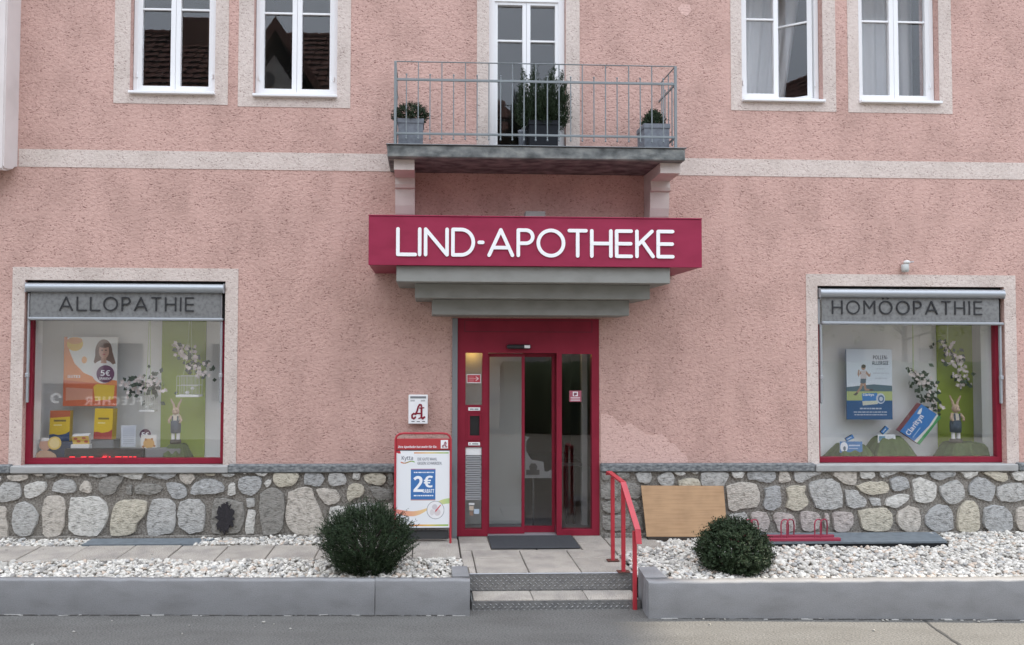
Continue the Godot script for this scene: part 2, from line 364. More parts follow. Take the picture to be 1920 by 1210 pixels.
func box(st: SurfaceTool, x0: float, x1: float, y0: float, y1: float, z0: float, z1: float) -> void:
	quad(st, Vector3(x0, y1, z1), Vector3(x1, y1, z1), Vector3(x1, y0, z1), Vector3(x0, y0, z1))
	quad(st, Vector3(x1, y1, z0), Vector3(x0, y1, z0), Vector3(x0, y0, z0), Vector3(x1, y0, z0))
	quad(st, Vector3(x1, y1, z1), Vector3(x1, y1, z0), Vector3(x1, y0, z0), Vector3(x1, y0, z1))
	quad(st, Vector3(x0, y1, z0), Vector3(x0, y1, z1), Vector3(x0, y0, z1), Vector3(x0, y0, z0))
	quad(st, Vector3(x0, y1, z0), Vector3(x1, y1, z0), Vector3(x1, y1, z1), Vector3(x0, y1, z1))
	quad(st, Vector3(x0, y0, z1), Vector3(x1, y0, z1), Vector3(x1, y0, z0), Vector3(x0, y0, z0))

# a box with its edges chamfered by b
func cbox(st: SurfaceTool, x0: float, x1: float, y0: float, y1: float, z0: float, z1: float, b := 0.005) -> void:
	var lo := Vector3(x0, y0, z0)
	var hi := Vector3(x1, y1, z1)
	var mid := (lo + hi) * 0.5
	b = minf(b, 0.45 * minf(x1 - x0, minf(y1 - y0, z1 - z0)))
	var P := func(s: Array, axis: int) -> Vector3:
		var v := Vector3.ZERO
		for k in 3:
			var inset := 0.0 if k == axis else b
			v[k] = hi[k] - inset if s[k] > 0 else lo[k] + inset
		return v
	for axis in 3:
		var u := (axis + 1) % 3
		var w := (axis + 2) % 3
		for sg in [-1, 1]:
			var c := []
			for q in [[-1, -1], [1, -1], [1, 1], [-1, 1]]:
				var s := [0, 0, 0]
				s[axis] = sg
				s[u] = q[0]
				s[w] = q[1]
				c.append(P.call(s, axis))
			tri_out(st, c[0], c[1], c[2], mid)
			tri_out(st, c[0], c[2], c[3], mid)
		for su in [-1, 1]:
			for sw in [-1, 1]:
				var s0 := [0, 0, 0]
				var s1 := [0, 0, 0]
				s0[axis] = -1
				s1[axis] = 1
				s0[u] = su
				s1[u] = su
				s0[w] = sw
				s1[w] = sw
				tri_out(st, P.call(s0, u), P.call(s1, u), P.call(s1, w), mid)
				tri_out(st, P.call(s0, u), P.call(s1, w), P.call(s0, w), mid)
	for i in 8:
		var s := [1 if i & 1 else -1, 1 if i & 2 else -1, 1 if i & 4 else -1]
		tri_out(st, P.call(s, 0), P.call(s, 1), P.call(s, 2), mid)

# an upright panel with rectangular openings: holes are [x0, x1, y0, y1]
func panel(st: SurfaceTool, x0: float, x1: float, y0: float, y1: float, z0: float, z1: float, holes: Array) -> void:
	var xs := [x0, x1]
	var ys := [y0, y1]
	for h in holes:
		for k in 2:
			xs.append(clampf(h[k], x0, x1))
			ys.append(clampf(h[k + 2], y0, y1))
	xs.sort()
	ys.sort()
	var solid := func(x: float, y: float) -> bool:
		if x < x0 or x > x1 or y < y0 or y > y1:
			return false
		for h in holes:
			if x > h[0] and x < h[1] and y > h[2] and y < h[3]:
				return false
		return true
	for i in xs.size() - 1:
		if xs[i + 1] - xs[i] < 1e-5:
			continue
		for j in ys.size() - 1:
			if ys[j + 1] - ys[j] < 1e-5:
				continue
			var cx: float = (xs[i] + xs[i + 1]) * 0.5
			var cy: float = (ys[j] + ys[j + 1]) * 0.5
			if not solid.call(cx, cy):
				continue
			var a: float = xs[i]
			var b: float = xs[i + 1]
			var c: float = ys[j]
			var d: float = ys[j + 1]
			quad(st, Vector3(a, d, z1), Vector3(b, d, z1), Vector3(b, c, z1), Vector3(a, c, z1))
			quad(st, Vector3(b, d, z0), Vector3(a, d, z0), Vector3(a, c, z0), Vector3(b, c, z0))
			var before: float = xs[i] - 1e-4
			var after: float = xs[i + 1] + 1e-4
			if not solid.call(after, cy):
				quad(st, Vector3(b, d, z1), Vector3(b, d, z0), Vector3(b, c, z0), Vector3(b, c, z1))
			if not solid.call(before, cy):
				quad(st, Vector3(a, d, z0), Vector3(a, d, z1), Vector3(a, c, z1), Vector3(a, c, z0))
			if not solid.call(cx, d + 1e-4):
				quad(st, Vector3(a, d, z0), Vector3(b, d, z0), Vector3(b, d, z1), Vector3(a, d, z1))
			if not solid.call(cx, c - 1e-4):
				quad(st, Vector3(a, c, z1), Vector3(b, c, z1), Vector3(b, c, z0), Vector3(a, c, z0))

# a frame of given width round [x0, x1] x [y0, y1]
func frame(st: SurfaceTool, x0: float, x1: float, y0: float, y1: float, w: float, z0: float, z1: float) -> void:
	panel(st, x0, x1, y0, y1, z0, z1, [[x0 + w, x1 - w, y0 + w, y1 - w]])

# a flat outline drawn out along z
func prism(st: SurfaceTool, poly: PackedVector2Array, z0: float, z1: float) -> void:
	var p := poly
	if Geometry2D.is_polygon_clockwise(p):
		p = p.duplicate()
		p.reverse()
	var t := Geometry2D.triangulate_polygon(p)
	for i in range(0, t.size(), 3):
		var a := p[t[i]]
		var b := p[t[i + 1]]
		var c := p[t[i + 2]]
		if (b - a).cross(c - a) > 0.0:
			var k := b
			b = c
			c = k
		tri(st, Vector3(a.x, a.y, z1), Vector3(b.x, b.y, z1), Vector3(c.x, c.y, z1))
		tri(st, Vector3(a.x, a.y, z0), Vector3(c.x, c.y, z0), Vector3(b.x, b.y, z0))
	var n := p.size()
	for i in n:
		var a := p[i]
		var b := p[(i + 1) % n]
		quad(st, Vector3(a.x, a.y, z1), Vector3(a.x, a.y, z0), Vector3(b.x, b.y, z0), Vector3(b.x, b.y, z1))

# an outline in (z, y) drawn out along x
func prism_x(st: SurfaceTool, zy: Array, x0: float, x1: float) -> void:
	var p := PackedVector2Array()
	for q in zy:
		p.append(Vector2(q[0], q[1]))
	var mid := Vector3((x0 + x1) * 0.5, 0, 0)
	var t := Geometry2D.triangulate_polygon(p)
	for i in range(0, t.size(), 3):
		for x in [x0, x1]:
			var a := Vector3(x, p[t[i]].y, p[t[i]].x)
			var b := Vector3(x, p[t[i + 1]].y, p[t[i + 1]].x)
			var c := Vector3(x, p[t[i + 2]].y, p[t[i + 2]].x)
			tri_out(st, a, b, c, Vector3(mid.x, a.y, a.z))
	var cw := Geometry2D.is_polygon_clockwise(p)
	var n := p.size()
	for i in n:
		var a := p[i]
		var b := p[(i + 1) % n]
		var v := [Vector3(x0, a.y, a.x), Vector3(x1, a.y, a.x), Vector3(x1, b.y, b.x), Vector3(x0, b.y, b.x)]
		if cw:
			v.reverse()
		quad(st, v[0], v[1], v[2], v[3])

func tube(st: SurfaceTool, pts: Array, r: float, n := 8, r_end := -1.0) -> void:
	st.set_smooth_group(1)
	var count := pts.size()
	var rings := []
	var side := Vector3.ZERO
	for i in count:
		var d: Vector3 = (pts[mini(i + 1, count - 1)] - pts[maxi(i - 1, 0)]).normalized()
		if side == Vector3.ZERO:
			side = d.cross(Vector3.UP if absf(d.y) < 0.9 else Vector3.RIGHT).normalized()
		else:
			side = (side - d * side.dot(d)).normalized()
		var up := d.cross(side)
		var rr := r if r_end < 0.0 else lerpf(r, r_end, float(i) / (count - 1))
		var ring := []
		for k in n:
			var a := TAU * k / n
			ring.append(pts[i] + (side * cos(a) + up * sin(a)) * rr)
		rings.append(ring)
	for i in count - 1:
		for k in n:
			var k2 := (k + 1) % n
			var mid: Vector3 = (pts[i] + pts[i + 1]) * 0.5
			tri_out(st, rings[i][k], rings[i][k2], rings[i + 1][k2], mid)
			tri_out(st, rings[i][k], rings[i + 1][k2], rings[i + 1][k], mid)
	st.set_smooth_group(-1)
	for e in [0, count - 1]:
		var inner: Vector3 = pts[1] if e == 0 else pts[count - 2]
		for k in n:
			tri_out(st, pts[e], rings[e][k], rings[e][(k + 1) % n], inner)

func lathe(st: SurfaceTool, prof: Array, c: Vector3, n := 16, sx := 1.0, sz := 1.0) -> void:
	st.set_smooth_group(2)
	for i in prof.size() - 1:
		var dr: float = prof[i + 1][0] - prof[i][0]
		var dy: float = prof[i + 1][1] - prof[i][1]
		for k in n:
			var p := []
			for q in [[k, i], [k + 1, i], [k + 1, i + 1], [k, i + 1]]:
				var a: float = TAU * q[0] / n
				var r: float = prof[q[1]][0]
				p.append(c + Vector3(cos(a) * r * sx, prof[q[1]][1], sin(a) * r * sz))
			var am := TAU * (k + 0.5) / n
			var out := Vector3(cos(am) * dy, -dr, sin(am) * dy)
			for t in [[0, 1, 2], [0, 2, 3]]:
				var u: Vector3 = p[t[0]]
				var v: Vector3 = p[t[1]]
				var w: Vector3 = p[t[2]]
				var nn := (w - u).cross(v - u)
				if nn.length_squared() < 1e-16:
					continue
				if nn.dot(out) < 0.0:
					tri(st, u, w, v)
				else:
					tri(st, u, v, w)
	st.set_smooth_group(-1)

func ball(st: SurfaceTool, c: Vector3, r: Vector3, nu := 12, nv := 8) -> void:
	st.set_smooth_group(3)
	for j in nv:
		for i in nu:
			var p := []
			for q in [[i, j], [i + 1, j], [i + 1, j + 1], [i, j + 1]]:
				var a: float = TAU * q[0] / nu
				var b: float = PI * q[1] / nv
				p.append(c + Vector3(sin(b) * cos(a), cos(b), sin(b) * sin(a)) * r)
			if j > 0:
				tri_out(st, p[0], p[1], p[2], c)
			if j < nv - 1:
				tri_out(st, p[0], p[2], p[3], c)
	st.set_smooth_group(-1)

# a stroke of lettering: a rounded ribbon along 2-D points, standing from z0 to z1
func stroke(st: SurfaceTool, pts: Array, w: float, z0: float, z1: float, closed := false) -> void:
	var n := pts.size()
	var h := w * 0.5
	var left := []
	var right := []
	for i in n:
		var a: Vector2 = pts[(i - 1 + n) % n] if closed else pts[maxi(i - 1, 0)]
		var b: Vector2 = pts[(i + 1) % n] if closed else pts[mini(i + 1, n - 1)]
		var p: Vector2 = pts[i]
		var d1 := (p - a).normalized() if p != a else (b - p).normalized()
		var d2 := (b - p).normalized() if p != b else d1
		var nn := (d1.orthogonal() + d2.orthogonal()).normalized()
		var k := h / maxf(0.5, nn.dot(d1.orthogonal()))
		left.append(p - nn * k)
		right.append(p + nn * k)
	if closed:
		for i in n:
			var j := (i + 1) % n
			var l0: Vector2 = left[i]
			var l1: Vector2 = left[j]
			var r0: Vector2 = right[i]
			var r1: Vector2 = right[j]
			var seg := PackedVector2Array([l0, l1, r1, r0])
			prism(st, seg, z0, z1)
		return
	var poly := PackedVector2Array()
	for p in left:
		poly.append(p)
	var dl: Vector2 = (pts[n - 1] - pts[n - 2]).normalized()
	for k in range(1, 6):
		poly.append(pts[n - 1] + (-dl.orthogonal()).rotated(-PI * k / 6.0) * h)
	for i in n:
		poly.append(right[n - 1 - i])
	var df: Vector2 = (pts[0] - pts[1]).normalized()
	for k in range(1, 6):
		poly.append(pts[0] + (-df.orthogonal()).rotated(-PI * k / 6.0) * h)
	prism(st, poly, z0, z1)

func arc2(c: Vector2, rx: float, ry: float, a0: float, a1: float, n := 14) -> Array:
	var out := []
	for i in n + 1:
		var a := deg_to_rad(lerpf(a0, a1, float(i) / n))
		out.append(c + Vector2(cos(a) * rx, sin(a) * ry))
	return out

# letters in a unit-high box: [width, [strokes]]; a stroke that begins with "o" is closed
func letter_strokes(ch: String) -> Array:
	var V := func(l: Array) -> Array:
		var o := []
		for i in range(0, l.size(), 2):
			o.append(Vector2(l[i], l[i + 1]))
		return o
	match ch:
		"A":
			return [0.92, [V.call([0, 0, 0.46, 1]), V.call([0.46, 1, 0.92, 0]), V.call([0.16, 0.3, 0.76, 0.3])]]
		"D":
			return [0.8, [V.call([0, 0, 0, 1]), V.call([0, 1, 0.3, 1]) + arc2(Vector2(0.32, 0.5), 0.48, 0.5, 90, -90, 18) + V.call([0, 0])]]
		"E":
			return [0.58, [V.call([0, 0, 0, 1]), V.call([0, 1, 0.58, 1]), V.call([0, 0.5, 0.56, 0.5]), V.call([0, 0, 0.58, 0])]]
		"H":
			return [0.76, [V.call([0, 0, 0, 1]), V.call([0.76, 0, 0.76, 1]), V.call([0, 0.5, 0.76, 0.5])]]
		"I":
			return [0.0, [V.call([0, 0, 0, 1])]]
		"K":
			return [0.62, [V.call([0, 0, 0, 1]), V.call([0.6, 1, 0.05, 0.47]), V.call([0.2, 0.62, 0.64, 0])]]
		"L":
			return [0.62, [V.call([0, 1, 0, 0]), V.call([0, 0, 0.68, 0])]]
		"M":
			return [0.84, [V.call([0, 0, 0, 1]), V.call([0, 1, 0.42, 0.42]), V.call([0.42, 0.42, 0.84, 1]), V.call([0.84, 1, 0.84, 0])]]
		"N":
			return [0.84, [V.call([0, 0, 0, 1]), V.call([0, 1, 0.84, 0]), V.call([0.84, 0, 0.84, 1])]]
		"O", "Ö":
			var ring := arc2(Vector2(0.5, 0.5), 0.5, 0.5, 0, 352, 44)
			ring.push_front("o")
			var l := [ring]
			if ch == "Ö":
				l.append(V.call([0.3, 1.22, 0.31, 1.22]))
				l.append(V.call([0.69, 1.22, 0.7, 1.22]))
			return [1.0, l]
		"P":
			return [0.56, [V.call([0, 0, 0, 1]), V.call([0, 1, 0.28, 1]) + arc2(Vector2(0.3, 0.74), 0.27, 0.26, 90, -90, 14) + V.call([0, 0.48])]]
		"T":
			return [0.66, [V.call([0, 1, 0.66, 1]), V.call([0.33, 0, 0.33, 1])]]
		"-":
			return [0.16, [V.call([0, 0.5, 0.14, 0.5])]]
	return [0.4, []]

# a word of letters, each a part of its own, fitted between x0 and x1
func word(parent: Node3D, text: String, x0: float, x1: float, y0: float, h: float, w: float, z0: float, z1: float, m: Material) -> void:
	var total := 0.0
	for ch in text:
		total += letter_strokes(ch)[0] * h
	var gap := (x1 - x0 - total) / (text.length() - 1)
	var x := x0
	for ch in text:
		var g := letter_strokes(ch)
		var st := S()
		var k := 0
		for s in g[1]:
			var closed: bool = s[0] is String
			var pts := []
			for p in s:
				if p is Vector2:
					pts.append(Vector2(x + p.x * h, y0 + p.y * h))
			stroke(st, pts, w, z0, z1 + k * 0.0007, closed)
			k += 1
		part("letter", st, m, parent)
		x += g[0] * h + gap

# printed lettering of a font, fitted to a width and a height, its lower left corner at «at»
func print_text(parent: Node3D, text: String, at: Vector3, width: float, height: float, m: Material, bold := false, serif := false, slant := 0.0, turn := Basis()) -> void:
	var f := SystemFont.new()
	f.font_names = PackedStringArray(["Droid Serif" if serif else "Droid Sans"])
	f.font_weight = 700 if bold else 400
	var t := TextMesh.new()
	t.text = text
	t.font = f
	t.font_size = 48
	t.pixel_size = 0.01
	t.depth = 0.04
	t.curve_step = 2.0
	t.horizontal_alignment = HORIZONTAL_ALIGNMENT_LEFT
	var b := t.get_aabb()
	if b.size.x < 1e-4:
		return
	var sx := width / b.size.x
	var sy := height / b.size.y
	var o := MeshInstance3D.new()
	o.name = "lettering"
	o.mesh = t
	o.material_override = m
	parent.add_child(o, true)
	var local := Basis(Vector3(sx, 0, 0), Vector3(slant * sy, sy, 0), Vector3(0, 0, 0.02))
	o.transform = Transform3D(turn * local, at - world_of(parent) + turn * Vector3(-b.position.x * sx, -b.position.y * sy, 0))

# ---------------------------------------------------------------- painting a print
func canvas(w: int, h: int, c: Color) -> Image:
	var im := Image.create(w, h, false, Image.FORMAT_RGB8)
	im.fill(c)
	return im

func oval(im: Image, cx: float, cy: float, rx: float, ry: float, c: Color) -> void:
	var W := im.get_width()
	var H := im.get_height()
	for y in range(maxi(0, int((cy - ry) * H)), mini(H, int((cy + ry) * H) + 1)):
		for x in range(maxi(0, int((cx - rx) * W)), mini(W, int((cx + rx) * W) + 1)):
			var u := (float(x) / W - cx) / rx
			var v := (float(y) / H - cy) / ry
			if u * u + v * v <= 1.0:
				im.set_pixel(x, y, c)

func area(im: Image, pts: Array, c: Color) -> void:
	var W := im.get_width()
	var H := im.get_height()
	var poly := PackedVector2Array()
	var lo := Vector2(9, 9)
	var hi := Vector2(-9, -9)
	for i in range(0, pts.size(), 2):
		var p := Vector2(pts[i], pts[i + 1])
		poly.append(p)
		lo = lo.min(p)
		hi = hi.max(p)
	for y in range(maxi(0, int(lo.y * H)), mini(H, int(hi.y * H) + 1)):
		for x in range(maxi(0, int(lo.x * W)), mini(W, int(hi.x * W) + 1)):
			if Geometry2D.is_point_in_polygon(Vector2((x + 0.5) / W, (y + 0.5) / H), poly):
				im.set_pixel(x, y, c)

func printed(im: Image, rough := 0.45) -> StandardMaterial3D:
	var m := mat(Color.WHITE, rough)
	m.albedo_texture = ImageTexture.create_from_image(im)
	return m

# a board of some thickness with a print on its face
func print_board(parent: Node3D, x0: float, x1: float, y0: float, y1: float, z: float, thick: float, face: Material, edge: Material, called := "print") -> void:
	var st := S()
	box(st, x0, x1, y0, y1, z - thick, z - 0.0015)
	part("board", st, edge, parent)
	st = S()
	quad_uv(st, Vector3(x0, y1, z), Vector3(x1, y1, z), Vector3(x1, y0, z), Vector3(x0, y0, z))
	part(called, st, face, parent)

# ---------------------------------------------------------------- the scene
func _ready() -> void:
	rng.seed = 11
	set_camera_and_light()
	make_materials()
	make_ground()
	make_building()
	make_sign()
	make_awnings()
	make_front_things()
	make_plants()
	make_gravel()
	make_balcony_things()
	make_left_display()
	make_right_display()
	make_shop_inside()
	make_across_the_street()

func set_camera_and_light() -> void:
	var cam := Camera3D.new()
	cam.name = "camera"
	add_child(cam)
	var fwd := Vector3(0.039587, 0.033155, -0.998666)
	var rt := fwd.cross(Vector3.UP).normalized()
	var up := rt.cross(fwd)
	var roll := 0.004
	var r2 := rt * cos(roll) + up * sin(roll)
	var u2 := up * cos(roll) - rt * sin(roll)
	cam.transform = Transform3D(Basis(r2, u2, -fwd), Vector3(0, 2.41, 8.95))
	cam.projection = Camera3D.PROJECTION_FRUSTUM
	cam.near = 0.1
	cam.far = 300.0
	cam.size = 0.1 * 1210.0 / 1450.0
	cam.frustum_offset = Vector2(0.1 * 103.0 / 1450.0, 0.0)
	cam.current = true
	var env := Environment.new()
	var sky := Sky.new()
	var ps := ProceduralSkyMaterial.new()
	ps.sky_top_color = lin(1.39, 1.48, 1.64)
	ps.sky_horizon_color = lin(0.33, 0.4, 0.52)
	ps.sky_curve = 0.45
	ps.ground_bottom_color = lin(0.12, 0.12, 0.12)
	ps.ground_horizon_color = lin(0.3, 0.3, 0.3)
	ps.sun_angle_max = 12.0
	ps.sky_energy_multiplier = 1.0
	sky.sky_material = ps
	env.background_mode = Environment.BG_SKY
	env.sky = sky
	env.tonemap_mode = Environment.TONE_MAPPER_LINEAR
	env.tonemap_exposure = 2.3
	env.sdfgi_enabled = true
	env.ssao_enabled = true
	env.ssil_enabled = true
	var we := WorldEnvironment.new()
	we.name = "world"
	we.environment = env
	add_child(we)
	var sun := DirectionalLight3D.new()
	sun.name = "sun"
	add_child(sun)
	var to_sun := Vector3(0.81, 0.574, -0.126).normalized()
	sun.look_at_from_position(to_sun * 50.0, Vector3.ZERO, Vector3.UP)
	sun.light_energy = 1.3
	sun.light_color = Color(1.0, 0.95, 0.86)
	sun.light_angular_distance = 1.6
	sun.shadow_enabled = true

func make_materials() -> void:
	var CEL := FastNoiseLite.TYPE_CELLULAR
	var bumps := noise_tex(512, 0.06, 3, [[0.0, 0.0], [1.0, 1.0]], 3)
	var fine_bumps := noise_tex(512, 0.16, 2, [[0.0, 0.0], [1.0, 1.0]], 4)
	# roughcast: dark pits drawn out sideways, on a mottled ground
	var cast := roughcast(1024, 40)
	var pits: Texture2D = cast[0]
	var mottle := noise_tex(512, 0.008, 5, [[0.0, Color(0.91, 0.905, 0.9)], [0.5, Color(0.97, 0.968, 0.966)], [1.0, Color(1, 1, 1)]], 6)
	var weather := noise_tex(1024, 0.006, 8, [[0.0, Color(0.9, 0.895, 0.89)], [0.4, Color(0.955, 0.952, 0.95)], [0.6, Color(0.98, 0.978, 0.977)], [1.0, Color(1, 1, 1)]], 61)
	var pit_relief: Texture2D = cast[1]
	M.pink = surf(lin(0.64, 0.42, 0.36), 0.95, pits, Vector3(2.3, 1.6, 1.7), weather, Vector3(3.7, 6.1, 4), pit_relief, 1.0)
	M.pink_new = surf(lin(0.7, 0.475, 0.415), 0.95, pits, Vector3(2.3, 1.35, 1.7), null, Vector3.ONE, pit_relief, 0.6)
	M.trim = surf(lin(0.71, 0.62, 0.56), 0.95, pits, Vector3(2.0, 1.5, 1.6), mottle, Vector3(2.1, 2.7, 3), pit_relief, 0.6)
	M.smooth_plaster = surf(lin(0.7, 0.64, 0.62), 0.9, null, Vector3.ONE, mottle, Vector3(3, 3, 3), fine_bumps, 0.1)
	M.console = surf(lin(0.6, 0.53, 0.49), 0.9, null, Vector3(1, 1, 1), mottle, Vector3(1.2, 1.2, 1.2), fine_bumps, 0.15)
	var grime := noise_tex(1024, 0.009, 8, [[0.0, Color(0.5, 0.51, 0.51)], [0.35, Color(0.72, 0.73, 0.73)], [0.55, Color(0.84, 0.845, 0.84)], [0.75, Color(0.95, 0.95, 0.93)], [1.0, Color(1, 1, 1)]], 8)
	M.old_concrete = surf(lin(0.255, 0.26, 0.255), 0.95, grime, Vector3(2.3, 1.7, 1.6), null, Vector3.ONE, bumps, 0.4)
	M.canopy = surf(lin(0.275, 0.275, 0.255), 0.85, null, Vector3.ONE, weather, Vector3(2.2, 1.3, 1), fine_bumps, 0.06)
	M.ledge = surf(lin(0.275, 0.285, 0.295), 0.8, grime, Vector3(0.7, 0.4, 0.5), null, Vector3.ONE, fine_bumps, 0.15)
	M.sill = surf(lin(0.36, 0.36, 0.35), 0.75, null, Vector3.ONE, mottle, Vector3(0.9, 0.4, 0.5), fine_bumps, 0.05)
	var mort := noise_tex(512, 0.05, 4, [[0.0, Color(0.6, 0.58, 0.56)], [0.5, Color(0.85, 0.84, 0.82)], [1.0, Color(1, 1, 1)]], 10)
	M.mortar = surf(lin(0.35, 0.33, 0.305), 0.95, mort, Vector3(0.8, 0.8, 0.8), mottle, Vector3(1.7, 0.9, 1), bumps, 0.7)
	var cracks := noise_tex(1024, 0.014, 7, [[0.0, Color(0.62, 0.62, 0.62)], [0.24, Color(0.78, 0.78, 0.77)], [0.33, Color(0.9, 0.9, 0.89)], [0.55, Color(0.96, 0.96, 0.955)], [0.75, Color(1, 1, 1)], [1.0, Color(0.95, 0.93, 0.89)]], 12)
	var stone_relief := noise_tex(1024, 0.03, 6, [[0.0, 0.0], [1.0, 1.0]], 13)
	var tones := [[0.5, 0.49, 0.47], [0.44, 0.44, 0.435], [0.58, 0.53, 0.47], [0.65, 0.63, 0.59], [0.59, 0.54, 0.44], [0.52, 0.46, 0.43], [0.3, 0.285, 0.26]]
	M.stones = []
	for t in tones:
		M.stones.append(surf(lin(t[0], t[1], t[2]), 0.95, cracks, Vector3(1.2, 0.7, 0.9), weather, Vector3(0.5, 0.43, 0.6), stone_relief, 0.9))
	M.soot = surf(lin(0.035, 0.03, 0.035), 0.9, cracks, Vector3(0.3, 0.3, 0.3), null, Vector3.ONE, stone_relief, 1.2)
	var grain_fine := noise_tex(512, 0.12, 3, [[0.0, Color(0.88, 0.88, 0.88)], [0.5, Color(0.97, 0.97, 0.97)], [1.0, Color(1, 1, 1)]], 71)
	var tar := noise_tex(1024, 0.14, 4, [[0.0, Color(0.45, 0.45, 0.45)], [0.3, Color(0.72, 0.72, 0.72)], [0.5, Color(0.88, 0.88, 0.87)], [0.72, Color(0.96, 0.96, 0.95)], [0.8, Color(1, 1, 1)], [1.0, Color(1, 1, 0.98)]], 14)
	var stains := noise_tex(512, 0.012, 5, [[0.0, Color(0.84, 0.84, 0.85)], [0.45, Color(0.94, 0.94, 0.94)], [0.6, Color(0.975, 0.975, 0.97)], [1.0, Color(1, 1, 1)]], 15)
	M.asphalt = surf(lin(0.168, 0.162, 0.154), 0.92, tar, Vector3(3.1, 3.1, 1.5), weather, Vector3(5.3, 5.3, 1.9), fine_bumps, 0.5)
	M.planter = surf(lin(0.258, 0.258, 0.262), 0.75, grain_fine, Vector3(0.9, 0.9, 0.9), weather, Vector3(2.7, 1.3, 1.6), fine_bumps, 0.15)
	var speck := noise_tex(1024, 0.2, 2, [[0.0, Color(0.5, 0.48, 0.46)], [0.35, Color(0.75, 0.73, 0.7)], [0.6, Color(0.93, 0.92, 0.9)], [1.0, Color(1, 1, 1)]], 17)
	var slab_relief := noise_tex(1024, 0.2, 2, [[0.0, 0.0], [1.0, 1.0]], 17)
	M.paver = []
	for t in [[0.57, 0.53, 0.49], [0.52, 0.485, 0.45], [0.6, 0.56, 0.52]]:
		M.paver.append(surf(lin(t[0], t[1], t[2]), 0.95, speck, Vector3(2.1, 2.1, 2.1), stains, Vector3(1.9, 1.9, 1.9), slab_relief, 0.3))
	M.earth = surf(lin(0.17, 0.15, 0.13), 0.95, mort, Vector3(0.5, 0.5, 0.5))
	M.gravel = mat(lin(0.9, 0.88, 0.84), 0.9)
	M.gravel.vertex_color_use_as_albedo = true
	M.leaf = mat(Color.WHITE, 0.55, 0.0, 0.3)
	M.leaf.vertex_color_use_as_albedo = true
	M.blossom = mat(lin(0.72, 0.64, 0.62), 0.8)
	M.fake_leaf = mat(lin(0.035, 0.06, 0.035), 0.6)
	M.bark = surf(lin(0.07, 0.055, 0.045), 0.95, mort, Vector3(0.2, 0.5, 0.2))
	M.white_frame = mat(lin(0.78, 0.78, 0.78), 0.4)
	M.red = surf(lin(0.25, 0.022, 0.042), 0.42, null, Vector3.ONE, mottle, Vector3(1.1, 1.7, 1.3))
	M.sign_red = surf(lin(0.31, 0.034, 0.075), 0.38, null, Vector3.ONE, mottle, Vector3(1.9, 0.9, 1.3))
	M.red.metallic_specular = 0.25
	M.sign_red.metallic_specular = 0.25
	M.rail_red = surf(lin(0.46, 0.035, 0.05), 0.4, null, Vector3.ONE, mottle, Vector3(0.4, 0.5, 0.4))
	M.rack_red = mat(lin(0.3, 0.03, 0.06), 0.5)
	M.rust = mat(lin(0.1, 0.03, 0.02), 0.9)
	M.seam = mat(lin(0.05, 0.012, 0.02), 0.7)
	M.letter_white = mat(lin(0.86, 0.86, 0.86), 0.35)
	M.ink = mat(lin(0.02, 0.02, 0.022), 0.7)
	M.navy_ink = mat(lin(0.03, 0.04, 0.08), 0.6)
	M.white_ink = mat(lin(0.85, 0.86, 0.88), 0.6)
	M.paper = mat(lin(0.8, 0.8, 0.79), 0.7)
	M.alu = mat(lin(0.38, 0.4, 0.42), 0.45, 0.6)
	M.alu_dull = mat(lin(0.4, 0.41, 0.43), 0.45, 0.5)
	M.zinc = surf(lin(0.36, 0.4, 0.43), 0.5, null, Vector3.ONE, mottle, Vector3(0.5, 0.5, 0.5))
	M.zinc.metallic = 0.35
	var weave := noise_tex(512, 0.02, 4, [[0.0, Color(0.8, 0.8, 0.8)], [0.5, Color(0.95, 0.95, 0.95)], [1.0, Color(1, 1, 1)]], 19)
	M.fabric = surf(lin(0.22, 0.22, 0.215), 0.95, weave, Vector3(0.6, 0.6, 0.6))
	M.fabric.rim_enabled = true
	M.fabric.rim = 0.2
	M.black = mat(lin(0.012, 0.012, 0.014), 0.4)
	M.dark_gap = mat(lin(0.015, 0.015, 0.016), 0.9)
	M.grey_trim = mat(lin(0.2, 0.205, 0.215), 0.6)
	M.glass = glass(0.015, 0.68, Color(0.3, 0.33, 0.33))
	M.shop_glass = glass(0.01, 0.56, Color(0.3, 0.33, 0.33))
	M.door_glass = glass(0.04, 0.5, Color(0.12, 0.13, 0.13))
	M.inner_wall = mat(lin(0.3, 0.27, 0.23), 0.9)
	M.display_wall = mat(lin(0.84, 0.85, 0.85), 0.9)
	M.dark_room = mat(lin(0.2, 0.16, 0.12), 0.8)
	M.lime = mat(lin(0.33, 0.42, 0.07), 0.9)
	M.olive = surf(lin(0.09, 0.13, 0.04), 0.95, weave, Vector3(0.6, 0.6, 0.6))
	M.curtain = mat(lin(0.72, 0.73, 0.74), 0.95)
	M.curtain.backlight_enabled = true
	M.curtain.backlight = lin(0.4, 0.4, 0.4)
	var grain := noise_tex(512, 0.012, 5, [[0.0, Color(0.9, 0.88, 0.86)], [0.4, Color(0.96, 0.955, 0.95)], [0.6, Color(0.98, 0.975, 0.97)], [1.0, Color(1, 1, 1)]], 21)
	M.plywood = surf(lin(0.5, 0.315, 0.175), 0.75, grain, Vector3(2.9, 0.16, 0.5), mottle, Vector3(0.9, 0.9, 0.9), fine_bumps, 0.04)
	M.pot = surf(lin(0.19, 0.205, 0.235), 0.7, null, Vector3.ONE, stains, Vector3(0.4, 0.4, 0.4))
	M.pot_dark = mat(lin(0.018, 0.02, 0.024), 0.7, 0.0, 0.25)
	M.rail_grey = surf(lin(0.21, 0.235, 0.245), 0.5, null, Vector3.ONE, weather, Vector3(2.5, 2.5, 2.5))
	M.mat_grey = surf(lin(0.075, 0.08, 0.09), 0.95, tar, Vector3(0.35, 0.35, 0.35), null, Vector3.ONE, fine_bumps, 0.5)
